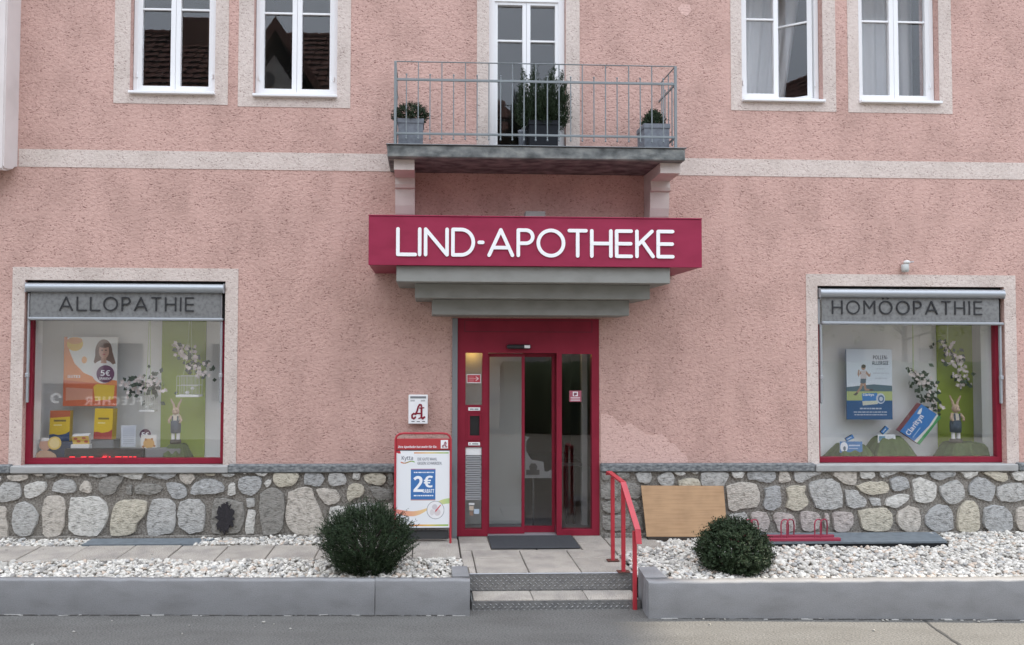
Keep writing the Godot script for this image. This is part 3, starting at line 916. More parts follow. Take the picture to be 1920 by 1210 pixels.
	M.plate = surf(lin(0.26, 0.255, 0.25), 0.5, stains, Vector3(0.5, 0.5, 0.5))
	M.plate.metallic = 0.5
	M.well = surf(lin(0.16, 0.185, 0.205), 0.6, null, Vector3.ONE, stains, Vector3(0.7, 0.7, 0.7))
	M.roof_tile = surf(lin(0.13, 0.05, 0.04), 0.85, null, Vector3.ONE, grime, Vector3(1.1, 1.1, 1.1))
	M.house_wall = surf(lin(0.6, 0.58, 0.54), 0.9, null, Vector3.ONE, mottle, Vector3(4, 4, 4))
	M.dark_panel = mat(lin(0.05, 0.052, 0.056), 0.4)

# ---------------------------------------------------------------- ground, steps, paving
func road_y(x: float) -> float:
	return -0.012 * maxf(0.0, minf(x, 12.0) - 2.4)

func make_ground() -> void:
	var st := S()
	var xs := [-120.0, -40.0, -12.0, 0.0, 2.4, 4.0, 6.0, 9.0, 12.0, 40.0, 120.0]
	for i in xs.size() - 1:
		var a: float = xs[i]
		var b: float = xs[i + 1]
		quad(st, Vector3(a, road_y(a), -60), Vector3(b, road_y(b), -60), Vector3(b, road_y(b), 100), Vector3(a, road_y(a), 100))
	var road := structure("road")
	part("asphalt", st, M.asphalt, road)
	# a tarred joint running out from the right-hand planter, and the crumbled seam along both planters
	st = S()
	var z := 2.06
	var x := 4.5
	while z < 4.2:
		var w := 0.008 + rng.randf() * 0.008
		var nx := x - 0.01 + rng.randf_range(-0.012, 0.012)
		var h := road_y(x) + 0.004
		quad(st, Vector3(x - w, h, z), Vector3(x + w, h, z), Vector3(nx + w, h, z + 0.08), Vector3(nx - w, h, z + 0.08))
		z += 0.08
		x = nx
	part("tar_joint", st, mat(lin(0.03, 0.03, 0.03), 0.8), road)
	st = S()
	for k in 45:
		var px := rng.randf_range(-4.6, 6.2)
		if px > 0.42 and px < 2.0:
			continue
		var fz := front_z(px) + rng.randf_range(0.0, 0.02)
		var l := rng.randf_range(0.02, 0.11)
		cbox(st, px, px + l, road_y(px) - 0.01, road_y(px) + rng.randf_range(0.003, 0.009), fz, fz + rng.randf_range(0.004, 0.012), 0.003)
	var crumbs := part("mortar_crumbs", st, mat(lin(0.36, 0.35, 0.33), 0.95), road)
	crumbs.set_meta("kind", "stuff")
	# dirt gathered in the angle between planters and road
	st = S()
	var dx := -5.2
	while dx < 7.4:
		var l := rng.randf_range(0.04, 0.2)
		if not (dx > 0.36 and dx < 2.0):
			var w0 := rng.randf_range(0.004, 0.035)
			var w1 := rng.randf_range(0.004, 0.03)
			var h := road_y(dx) + 0.004
			quad(st, Vector3(dx, h, front_z(dx) - 0.01), Vector3(dx + l, h, front_z(dx + l) - 0.01), Vector3(dx + l * 0.9, h, front_z(dx + l) + w1), Vector3(dx, h, front_z(dx) + w0))
		dx += l * rng.randf_range(1.0, 1.25)
	part("gutter_dirt", st, mat(lin(0.06, 0.055, 0.05), 0.95), road).set_meta("kind", "stuff")
	# earth under the gravel
	var bed := structure("planting_bed")
	st = S()
	box(st, -9.0, 0.3, -0.2, 0.2, 0.0, 1.76)
	box(st, 2.12, 24.0, -0.2, 0.2, 0.0, 1.9)
	part("soil", st, M.earth, bed)
	make_paving()
	make_steps()
	make_planters()

func front_z(x: float) -> float:
	if x < 1.0:
		return lerpf(1.745, 1.9, clampf((x + 4.6) / 5.0, -0.9, 1.0))
	return lerpf(2.03, 2.06, clampf((x - 2.0) / 4.0, 0.0, 5.0))

func slab(parent: Node3D, x0: float, x1: float, z0: float, z1: float, top: float) -> void:
	var st := S()
	var d := rng.randf_range(-0.004, 0.003)
	cbox(st, x0 + 0.005, x1 - 0.005, top - 0.05, top + d, z0 + 0.004, z1 - 0.004, 0.006)
	part("paver", st, M.paver[rng.randi() % 3], parent)

func make_paving() -> void:
	var path := structure("path")
	var st := S()
	box(st, 0.3, 2.1, -0.1, 0.2, -0.1, 1.44)
	part("base", st, M.earth, path)
	# the platform in front of the door
	slab(path, 0.372, 0.71, 0.02, 0.318, 0.255)
	slab(path, 0.372, 0.71, 0.318, 0.63, 0.255)
	slab(path, 0.71, 1.2, 0.02, 0.63, 0.25)
	slab(path, 1.2, 1.69, 0.02, 0.63, 0.25)
	slab(path, 1.69, 2.03, 0.02, 0.318, 0.255)
	slab(path, 1.69, 2.03, 0.318, 0.63, 0.255)
	for r in [[0.63, 0.935], [0.935, 1.262], [1.262, 1.475]]:
		slab(path, 0.372 if r[0] < 1.2 else 0.42, 0.494, r[0], r[1], 0.255)
		slab(path, 0.494, 1.002, r[0], r[1], 0.255)
		slab(path, 1.002, 1.51, r[0], r[1], 0.255)
		slab(path, 1.51, 2.02, r[0], r[1], 0.255)
	# slab to the right of the door, against the wall
	slab(path, 2.035, 2.62, 0.1, 0.6, 0.25)
	slab(path, 2.035, 2.3, 0.6, 0.76, 0.25)
	# the row of slabs along the left-hand wall
	var x := 0.365
	var n := 0
	while x > -9.0:
		var w := 0.5
		var z0 := 0.36 if x < 0.0 else 0.13
		slab(path, x - w, x, z0 if n > 0 else 0.13, 0.95, 0.258)
		x -= w
		n += 1

func tread_plate(parent: Node3D, x0: float, x1: float, y0: float, y1: float, z: float) -> void:
	var st := S()
	box(st, x0, x1, y0, y1, z - 0.012, z)
	part("plate", st, M.plate, parent)
	# raised checker bars, alternately leaning
	st = S()
	var k := 0
	var y := y0 + 0.016
	while y < y1 - 0.008:
		var x := x0 + 0.02 + (0.026 if k % 2 else 0.0)
		var i := 0
		while x < x1 - 0.025:
			var a := 0.65 if k % 2 else -0.65
			var d := Vector2(cos(a), sin(a)) * 0.019
			var q := d.orthogonal().normalized() * 0.0065
			var c := Vector2(x, y)
			var top := Vector3(c.x, c.y, z + 0.006)
			var ring := [c - d, c + q, c + d, c - q]
			for e in 4:
				var p: Vector2 = ring[e]
				var r: Vector2 = ring[(e + 1) % 4]
				tri_out(st, Vector3(p.x, p.y, z), Vector3(r.x, r.y, z), top, Vector3(c.x, c.y, z - 0.01))
			x += 0.052
			i += 1
		y += 0.026
		k += 1
	var bars := part("checker_relief", st, M.plate, parent)
	bars.set_meta("kind", "stuff")

func make_steps() -> void:
	var t := thing("entrance_steps", "two low steps with metal tread-plate risers below the pharmacy door", "steps", Vector3(1.2, 0, 1.6))
	tread_plate(t, 0.42, 2.02, 0.088, 0.246, 1.488)
	var st := S()
	box(st, 0.43, 2.0, -0.1, 0.07, 1.4, 1.75)
	part("core", st, M.old_concrete, t)
	tread_plate(t, 0.43, 2.0, -0.02, 0.08, 1.765)
	var edges := [0.445, 1.002, 1.51, 1.985]
	for i in 3:
		st = S()
		cbox(st, edges[i] + 0.003, edges[i + 1] - 0.003, 0.072, 0.09, 1.495, 1.757, 0.004)
		part("tread", st, M.paver[i % 3], t)
	st = S()
	cbox(st, 0.42, 2.02, 0.246, 0.2545, 1.474, 1.494, 0.003)
	part("nosing", st, M.alu_dull, t)

func make_planters() -> void:
	var t := thing("planter_wall", "low grey rendered planter wall left of the steps", "wall", Vector3(-2, 0, 1.8), "grey planter walls")
	var top := 0.315
	var seams := [-9.0, -0.45, 0.405]
	for i in 2:
		var a: float = seams[i]
		var b: float = seams[i + 1] - (0.003 if i < 1 else 0.0)
		wall_run(t, a, b, top, top, 0.075)
	var st := S()
	prism_y(st, PackedVector2Array([Vector2(0.25, 1.8), Vector2(0.405, 1.8), Vector2(0.4, 1.46), Vector2(0.25, 1.48)]), -0.1, top + 0.006)
	part("end_block", st, M.planter, t)
	t = thing("planter_wall", "low grey rendered planter wall right of the steps and red handrail", "wall", Vector3(5, 0, 2), "grey planter walls")
	wall_run(t, 2.0, 24.0, 0.325, 0.325, 0.1)
	st = S()
	prism_y(st, PackedVector2Array([Vector2(2.0, 1.92), Vector2(2.2, 1.92), Vector2(2.2, 1.56), Vector2(2.03, 1.58)]), -0.1, 0.331)
	part("end_block", st, M.planter, t)

# a run of low wall with a worn, slightly rounded top edge
func wall_run(t: Node3D, x0: float, x1: float, h0: float, h1: float, thick: float) -> void:
	var st := S()
	st.set_smooth_group(5)
	var n := int((x1 - x0) / 0.1) + 1
	var rows := []
	var nz := FastNoiseLite.new()
	nz.seed = 31
	nz.frequency = 0.9
	for i in n + 1:
		var x := lerpf(x0, x1, float(i) / n)
		var f := front_z(x) + nz.get_noise_1d(x * 3.0) * 0.012
		var h := h0 + nz.get_noise_1d(x * 5.0 + 40.0) * 0.008
		var y0 := road_y(x) - 0.1
		rows.append([Vector3(x, y0, f + 0.006), Vector3(x, 0.12, f + nz.get_noise_1d(x * 7.0) * 0.006), Vector3(x, h - 0.018, f), Vector3(x, h - 0.004, f - 0.006), Vector3(x, h, f - 0.018), Vector3(x, h, f - thick), Vector3(x, y0, f - thick)])
	for i in n:
		for k in rows[0].size() - 1:
			quad(st, rows[i][k + 1], rows[i + 1][k + 1], rows[i + 1][k], rows[i][k])
	st.set_smooth_group(-1)
	for e in [0, n]:
		var r: Array = rows[e]
		for k in range(1, r.size() - 1):
			tri_out(st, r[0], r[k], r[k + 1], Vector3((x0 + x1) * 0.5, 0.1, r[0].z))
	part("wall_section", st, M.planter, t)

# an outline in (x, z) drawn out upwards
func prism_y(st: SurfaceTool, p: PackedVector2Array, y0: float, y1: float) -> void:
	var c := Vector2.ZERO
	for q in p:
		c += q / p.size()
	var mid := Vector3(c.x, (y0 + y1) * 0.5, c.y)
	var t := Geometry2D.triangulate_polygon(p)
	for i in range(0, t.size(), 3):
		for y in [y0, y1]:
			tri_out(st, Vector3(p[t[i]].x, y, p[t[i]].y), Vector3(p[t[i + 1]].x, y, p[t[i + 1]].y), Vector3(p[t[i + 2]].x, y, p[t[i + 2]].y), Vector3(p[t[i]].x, mid.y, p[t[i]].y))
	for i in p.size():
		var a := p[i]
		var b := p[(i + 1) % p.size()]
		tri_out(st, Vector3(a.x, y0, a.y), Vector3(a.x, y1, a.y), Vector3(b.x, y1, b.y), mid)
		tri_out(st, Vector3(a.x, y0, a.y), Vector3(b.x, y1, b.y), Vector3(b.x, y0, b.y), mid)

# ---------------------------------------------------------------- the building
const WINDOWS := [[-3.43, -2.46, 5.34, 6.362], [-2.02, -1.055, 5.33, 6.344], [3.73, 4.715, 5.372, 6.392], [5.155, 6.14, 5.377, 6.397]]
const TRIMS := [[-3.61, -2.31, 5.21], [-2.195, -0.9, 5.195], [3.598, 4.872, 5.246], [5.02, 6.296, 5.243]]

func make_building() -> void:
	var b := thing("pharmacy_building", "pink roughcast pharmacy house with pale window surrounds and rubble stone base", "building", Vector3(1.2, 0, 0))
	var holes := []
	for w in WINDOWS:
		holes.append([w[0], w[1], w[2], 7.0])
	holes.append([0.717, 1.625, 4.55, 7.0])
	holes.append([-4.557, -2.306, 1.06, 3.166])
	holes.append([4.617, 6.888, 1.06, 3.165])
	holes.append([0.361, 2.013, 0.1, 2.757])
	var st := S()
	panel(st, -9.0, 24.0, -0.2, 7.5, -0.36, 0.0, holes)
	part("wall", st, M.pink, b)
	st = S()
	box(st, -9.0, -8.7, -0.2, 7.5, -9.0, -0.36)
	box(st, 23.7, 24.0, -0.2, 7.5, -9.0, -0.36)
	box(st, -8.7, 23.7, -0.2, 7.5, -9.0, -8.7)
	part("wall", st, M.pink, b)
	st = S()
	box(st, -8.7, 23.7, 3.9, 4.2, -8.7, -0.36)
	box(st, -8.7, 23.7, 7.2, 7.45, -8.7, -0.36)
	box(st, -8.7, 23.7, 0.0, 0.2, -8.7, -0.36)
	part("floor_slab", st, M.inner_wall, b)
	st = S()
	for x in [-2.28, 3.2, 8.0]:
		box(st, x, x + 0.15, 4.2, 7.2, -8.7, -0.36)
	box(st, -8.7, 23.7, 4.2, 7.2, -7.1, -7.0)
	part("partition", st, M.inner_wall, b)
	# roof: eaves reach farther out over the left part of the house
	st = S()
	var eave := [[24.3, 0.16], [-9.3, 0.16]]
	for i in 1:
		var p: Array = eave[i]
		var q: Array = eave[i + 1]
		var a := Vector3(p[0], 7.4, p[1])
		var c := Vector3(q[0], 7.4, q[1])
		var ra := Vector3(p[0], 11.2, -4.5)
		var rc := Vector3(q[0], 11.2, -4.5)
		var up := Vector3(0, 0.2, 0)
		quad(st, c, a, Vector3(a.x, 7.4, -0.1), Vector3(c.x, 7.4, -0.1))
		quad(st, c + up, a + up, a, c)
		quad(st, rc, ra, a + up, c + up)
		quad(st, Vector3(q[0], 7.4, -9.4), Vector3(p[0], 7.4, -9.4), ra, rc)
	part("roof", st, M.roof_tile, b)
	# a jettied attic bay farther along the street front, which shades the road left of the steps
	st = S()
	box(st, 10.3, 12.0, 7.15, 12.4, -3.0, 1.15)
	part("attic_bay", st, M.smooth_plaster, b)
	for x in [-9.0, 23.7]:
		st = S()
		prism_x(st, [[0.0, 7.5], [-4.5, 11.1], [-9.0, 7.5]], x, x + 0.3)
		part("gable", st, M.pink, b)
	# pale band and surrounds, a few millimetres proud of the roughcast
	st = S()
	box(st, -4.66, 24.0, 4.46, 4.664, 0.0005, 0.005)
	part("string_course", st, M.trim, b)
	for i in 4:
		var t: Array = TRIMS[i]
		var w: Array = WINDOWS[i]
		st = S()
		panel(st, t[0], t[1], t[2], 7.13, 0.0005, 0.005, [[w[0], w[1], w[2] - 0.02, 7.0]])
		part("window_surround", st, M.trim, b)
	st = S()
	panel(st, 0.575, 1.789, 4.58, 7.13, 0.0005, 0.005, [[0.717, 1.625, 4.5, 7.0]])
	part("window_surround", st, M.trim, b)
	st = S()
	panel(st, -4.696, -2.161, 1.0, 3.312, 0.0005, 0.006, [[-4.557, -2.306, 0.9, 3.166]])
	part("window_surround", st, M.trim, b)
	st = S()
	panel(st, 4.48, 7.031, 1.0, 3.305, 0.0005, 0.006, [[4.617, 6.888, 0.9, 3.165]])
	part("window_surround", st, M.trim, b)
	# newer, paler plaster by the entrance, with a ragged upper edge, and a filled spot high on the right
	var nz := FastNoiseLite.new()
	nz.seed = 5
	nz.frequency = 1.0
	var poly := PackedVector2Array([Vector2(2.03, 1.085), Vector2(3.05, 1.085)])
	for k in 31:
		var x := 3.05 - k * 0.034
		var y := 1.13 + 0.5 * pow(float(k) / 30.0, 0.55) + nz.get_noise_1d(x * 6.0) * 0.09
		poly.append(Vector2(x, y))
	st = S()
	prism(st, poly, 0.0, 0.003)
	part("plaster_patch", st, M.pink_new, b)
	st = S()
	poly = PackedVector2Array()
	for k in 24:
		var a := TAU * k / 24.0
		poly.append(Vector2(3.05, 6.44) + Vector2(cos(a), sin(a)) * (0.075 + nz.get_noise_1d(k * 2.3) * 0.03))
	prism(st, poly, 0.0, 0.003)
	part("plaster_patch", st, M.pink_new, b)
	make_plinth(b)
	for i in 4:
		make_window(b, i)
	make_balcony_door(b)
	make_shop_window(b, -4.557, -2.306, 3.166)
	make_shop_window(b, 4.617, 6.888, 3.165)
	make_balcony(b)
	make_canopy(b)
	make_entrance(b)
	make_bay(b)

func make_plinth(b: Node3D) -> void:
	var pl := holder("plinth", b)
	pl.position = -b.position
	var st := S()
	box(st, -9.0, 0.3, -0.2, 1.0, 0.0, 0.03)
	box(st, 2.02, 24.0, -0.2, 1.0, 0.0, 0.03)
	part("mortar", st, M.mortar, pl)
	st = S()
	cbox(st, -9.0, 0.3, 0.1, 0.29, 0.03, 0.055, 0.01)
	cbox(st, 2.06, 24.0, 0.1, 0.285, 0.03, 0.055, 0.01)
	part("footing", st, M.mortar, pl)
	for s in STONES:
		var pts := PackedVector2Array()
		for i in range(1, s.size(), 2):
			pts.append(Vector2(s[i], s[i + 1]))
		part("stone", stone_shape(pts), M.stones[s[0]], pl)
	# burnt black patch on one stone left of the bush
	st = S()
	var nz := FastNoiseLite.new()
	nz.seed = 9
	nz.frequency = 0.6
	var poly := PackedVector2Array()
	for k in 40:
		var a := TAU * k / 40.0
		var r := 1.0 + nz.get_noise_2d(cos(a) * 6.0, sin(a) * 6.0) * 0.55
		poly.append(Vector2(-2.255, 0.5) + Vector2(cos(a) * 0.095, sin(a) * 0.16) * r)
	prism(st, poly, 0.05, 0.097)
	part("scorch_mark", st, M.soot, pl)
	# moulding on top of the stone base
	st = S()
	for r in [[-9.0, -4.64], [-2.235, 0.3], [2.02, 4.53], [6.98, 24.0]]:
		st = S()
		cbox(st, r[0], r[1], 0.992, 1.085, 0.0, 0.085, 0.012)
		part("ledge", st, M.ledge, b)

# one rubble stone: rough outline, broken edge, uneven face
func stone_shape(pts: PackedVector2Array) -> SurfaceTool:
	var n := pts.size()
	var c := Vector2.ZERO
	for p in pts:
		c += p / n
	var per := 0.0
	for i in n:
		per += pts[i].distance_to(pts[(i + 1) % n])
	var count := clampi(int(per / 0.045), 12, 30)
	var ring := []
	var step := per / count
	var i := 0
	var left := 0.0
	for k in count:
		var want := step * k
		while want > left + pts[i].distance_to(pts[(i + 1) % n]) and i < n - 1:
			left += pts[i].distance_to(pts[(i + 1) % n])
			i += 1
		var l := pts[i].distance_to(pts[(i + 1) % n])
		ring.append(pts[i].lerp(pts[(i + 1) % n], clampf((want - left) / maxf(l, 1e-5), 0, 1)))
	var smooth := []
	for k in count:
		smooth.append(((ring[(k - 1 + count) % count] + ring[(k + 1) % count]) * 0.06 + ring[k] * 0.88) + Vector2(rng.randf_range(-1, 1), rng.randf_range(-1, 1)) * 0.006)
	for k in count:
		smooth[k] = c + (smooth[k] - c) * 1.035
	var out := rng.randf_range(0.054, 0.07)
	var lean := Vector2(rng.randf_range(-1, 1), rng.randf_range(-1, 1)) * 0.05
	var layers := [[1.0, 0.02, 0.0], [1.0, 0.046, 0.004], [0.972, out, 0.004], [0.62, out + 0.004, 0.004], [0.3, out + 0.006, 0.004]]
	var v := []
	for l in layers:
		var row := []
		for k in count:
			var p: Vector2 = c + (smooth[k] - c) * l[0]
			var z: float = l[1] + (rng.randf_range(-1, 1) * l[2]) + ((p - c).dot(lean) if l[0] < 0.97 else 0.0)
			row.append(Vector3(p.x, p.y, z))
		v.append(row)
	var st := S()
	var mid := Vector3(c.x, c.y, 0.0)
	for r in layers.size() - 1:
		st.set_smooth_group(4 if r >= 2 else 5 if r == 1 else -1)
		for k in count:
			var k2 := (k + 1) % count
			tri_out(st, v[r][k], v[r][k2], v[r + 1][k2], mid)
			tri_out(st, v[r][k], v[r + 1][k2], v[r + 1][k], mid)
	var top := Vector3(c.x, c.y, out + 0.006)
	for k in count:
		tri_out(st, v[4][k], v[4][(k + 1) % count], top, mid)
	return st

func make_window(b: Node3D, i: int) -> void:
	var w: Array = WINDOWS[i]
	var x0: float = w[0]
	var x1: float = w[1]
	var y0: float = w[2] + 0.012
	var y1 := 6.99
	var bar: float = w[3]
	var o := holder("window", b)
	o.position = -b.position
	var mx := (x0 + x1) * 0.5
	var st := S()
	panel(st, x0 + 0.006, x1 - 0.006, y0, y1, -0.16, -0.09, [[x0 + 0.055, x1 - 0.055, y0 + 0.055, y1 - 0.05]])
	part("frame", st, M.white_frame, o)
	st = S()
	cbox(st, x0 + 0.0, x1 + 0.006, y0 - 0.035, y0 - 0.004, -0.1, 0.055, 0.004)
	part("sill", st, M.white_frame, o)
	for s in 2:
		var a := x0 + 0.045 if s == 0 else mx + 0.002
		var c := mx - 0.002 if s == 0 else x1 - 0.045
		var opened := i == 2 and s == 1
		# hinge on the outer stile; the open one is turned into the room
		var hx := a if s == 0 else c
		var where := Transform3D(Basis(Vector3.UP, deg_to_rad(-34.0) if opened else 0.0), Vector3(hx, 0, -0.148))
		var la := a - hx
		var lc := c - hx
		var lx := [la + 0.055, lc - 0.055]
		st = S()
		panel(st, la, lc, y0 + 0.045, y1 - 0.04, 0.0, 0.052, [[lx[0], lx[1], y0 + 0.1, y1 - 0.1]])
		piece("sash", finish(st), M.white_frame, o).transform = where
		st = S()
		cbox(st, lx[0], lx[1], bar - 0.012, bar + 0.012, 0.024, 0.046, 0.003)
		piece("glazing_bar", finish(st), M.white_frame, o).transform = where
		for py in [[y0 + 0.1, bar - 0.012], [bar + 0.012, y1 - 0.1]]:
			st = S()
			box(st, lx[0], lx[1], py[0], py[1], 0.018, 0.022)
			piece("pane", finish(st), M.glass, o).transform = where
	# hinges and drain caps
	st = S()
	for hx2 in [x0 + 0.052, x1 - 0.052]:
		cbox(st, hx2 - 0.008, hx2 + 0.008, y0 + 0.19, y0 + 0.25, -0.09, -0.072, 0.003)
	part("hinge", st, M.white_frame, o)
	if i >= 2:
		st = S()
		st.set_smooth_group(6)
		# net curtain hung in folds behind the right-hand windows
		var n := 60
		for k in n:
			var p := []
			for q in [k, k + 1]:
				var u := float(q) / n
				var fold := sin(u * 46.0 + i) * 0.022 + sin(u * 17.0) * 0.02
				for y in [y0 - 0.05, y1]:
					var gather := 1.0
					if i == 2:
						gather = lerpf(0.72, 0.96, clampf((y - y0) / 1.6, 0, 1))
					p.append(Vector3(lerpf(x0 - 0.05, x0 + (x1 - x0 + 0.1) * gather, u), y, -0.62 + fold))
			quad(st, p[1], p[3], p[2], p[0])
		part("curtain", st, M.curtain, o)

func make_balcony_door(b: Node3D) -> void:
	var o := holder("balcony_door", b)
	o.position = -b.position
	var st := S()
	panel(st, 0.72, 1.622, 4.57, 6.99, -0.16, -0.07, [[0.79, 1.55, 4.62, 6.53], [0.79, 1.55, 6.6, 6.94]])
	part("frame", st, M.white_frame, o)
	for s in [[0.782, 1.168], [1.172, 1.558]]:
		st = S()
		frame(st, s[0], s[1], 4.612, 6.54, 0.045, -0.15, -0.085)
		part("sash", st, M.white_frame, o)
		for py in [[4.66, 6.056], [6.08, 6.49]]:
			st = S()
			box(st, s[0] + 0.045, s[1] - 0.045, py[0], py[1], -0.13, -0.124)
			part("pane", st, M.glass, o)
		for y in [6.068]:
			st = S()
			cbox(st, s[0] + 0.045, s[1] - 0.045, y - 0.012, y + 0.012, -0.135, -0.1, 0.003)
			part("glazing_bar", st, M.white_frame, o)
	st = S()
	box(st, 0.79, 1.55, 6.6, 6.94, -0.13, -0.124)
	part("pane", st, M.glass, o)

func make_shop_window(b: Node3D, x0: float, x1: float, y1: float) -> void:
	var o := holder("shop_window", b)
	o.position = -b.position
	var st := S()
	panel(st, x0 + 0.002, x1 - 0.002, 1.074, y1 - 0.002, -0.15, -0.075, [[x0 + 0.055, x1 - 0.055, 1.137, y1 - 0.055]])
	part("frame", st, M.red, o)
	st = S()
	box(st, x0 + 0.055, x1 - 0.055, 1.137, y1 - 0.055, -0.11, -0.102)
	box(st, x0 + 0.055, x1 - 0.055, 1.137, y1 - 0.055, -0.14, -0.132)
	part("pane", st, M.shop_glass, o)
	st = S()
	box(st, x0 + 0.001, x1 - 0.001, 3.07, y1 - 0.001, -0.074, -0.054)
	box(st, x0 + 0.001, x0 + 0.056, 2.72, 3.069, -0.074, -0.06)
	box(st, x1 - 0.056, x1 - 0.001, 2.72, 3.069, -0.074, -0.06)
	part("roller_box", st, M.dark_gap, o)
	st = S()
	cbox(st, x0 - 0.08, x1 + 0.075, 0.99, 1.072, 0.0, 0.09, 0.01)
	box(st, x0, x1, 1.03, 1.068, -0.2, -0.001)
	part("sill", st, M.sill, o)
	# the display recess: floor, back, sides and ceiling
	st = S()
	box(st, x0 - 0.25, x1 + 0.25, 0.98, 1.03, -0.7, -0.36)
	box(st, x0 + 0.03, x1 - 0.03, 1.07, 1.074, -0.359, -0.152)
	part("recess_floor", st, M.display_wall, o)
	st = S()
	box(st, x0 - 0.25, x1 + 0.25, 1.03, 3.3, -0.75, -0.7)
	box(st, x0 - 0.3, x0 - 0.25, 0.98, 3.3, -0.7, -0.36)
	box(st, x1 + 0.25, x1 + 0.3, 0.98, 3.3, -0.7, -0.36)
	box(st, x0 - 0.25, x0 + 0.03, 0.98, 3.3, -0.359, -0.152)
	box(st, x1 - 0.03, x1 + 0.25, 0.98, 3.3, -0.359, -0.152)
	part("recess_wall", st, M.display_wall, o)
	st = S()
	box(st, x0 - 0.25, x1 + 0.25, 3.05, 3.1, -0.7, -0.36)
	part("recess_ceiling", st, M.display_wall, o)

func make_balcony(b: Node3D) -> void:
	var o := holder("balcony", b)
	o.position = -b.position
	var st := S()
	cbox(st, -0.428, 2.795, 4.447, 4.581, 0.0, 0.74, 0.012)
	part("slab", st, M.old_concrete, o)
	st = S()
	cbox(st, -0.44, 2.807, 4.5815, 4.59, -0.02, 0.755, 0.003)
	part("drip_sheet", st, M.rail_grey, o)
	for x in [-0.36, 2.55]:
		st = S()
		prism_x(st, [[0.0, 4.446], [0.64, 4.446], [0.64, 4.335], [0.28, 4.325], [0.283, 4.29], [0.295, 4.25], [0.285, 4.215], [0.25, 4.205], [0.255, 4.12], [0.25, 4.02], [0.225, 3.93], [0.18, 3.86], [0.11, 3.81], [0.0, 3.79]], x, x + 0.22)
		part("bracket", st, M.console, o)
	var zf := 0.6
	var xa := -0.352
	var xb := 2.735
	for r in [[5.533, 0.005], [5.335, 0.0135], [4.742, 0.012]]:
		st = S()
		var y: float = r[0]
		var h: float = r[1]
		cbox(st, xa - 0.012, xb + 0.012, y - h, y + h, zf - 0.008, zf + 0.008, 0.003)
		part("rail", st, M.rail_grey, o)
		for x in [xa, xb]:
			st = S()
			cbox(st, x - 0.008, x + 0.008, y - h * 0.95, y + h * 0.95, 0.0, zf - 0.009, 0.003)
			part("rail", st, M.rail_grey, o)
	for x in [xa, xb]:
		st = S()
		cbox(st, x - 0.014, x + 0.014, 4.585, 5.53, zf - 0.012, zf + 0.014, 0.003)
		part("post", st, M.rail_grey, o)
	var k := 0
	var x := xa + 0.1205
	var tall_mesh := bar_mesh(4.69, 5.53, false)
	var short_mesh := bar_mesh(4.69, 5.39, true)
	while x < xb - 0.05:
		piece("baluster", short_mesh if k % 2 == 0 else tall_mesh, M.rail_grey, o, Vector3(x, 0, zf))
		x += 0.1287
		k += 1
	for sx in [xa, xb]:
		for j in 4:
			piece("baluster", short_mesh if j % 2 == 0 else tall_mesh, M.rail_grey, o, Vector3(sx, 0, zf - 0.12 - j * 0.125))

func bar_mesh(y0: float, y1: float, knob: bool) -> ArrayMesh:
	var st := S()
	tube(st, [Vector3(0, y0, 0), Vector3(0, y1, 0)], 0.007, 6)
	ball(st, Vector3(0, y0, 0), Vector3(0.011, 0.013, 0.011), 6, 4)
	if knob:
		ball(st, Vector3(0, y1, 0), Vector3(0.011, 0.013, 0.011), 6, 4)
	return finish(st)

func make_canopy(b: Node3D) -> void:
	var o := holder("canopy", b)
	o.position = -b.position
	for s in [[-0.317, 2.571, 3.1, 3.268, 0.9], [-0.125, 2.413, 2.945, 3.0998, 0.7], [0.06, 2.238, 2.775, 2.9448, 0.5]]:
		var st := S()
		cbox(st, s[0], s[1], s[2], s[3], 0.0, s[4], 0.006)
		part("step", st, M.canopy, o)

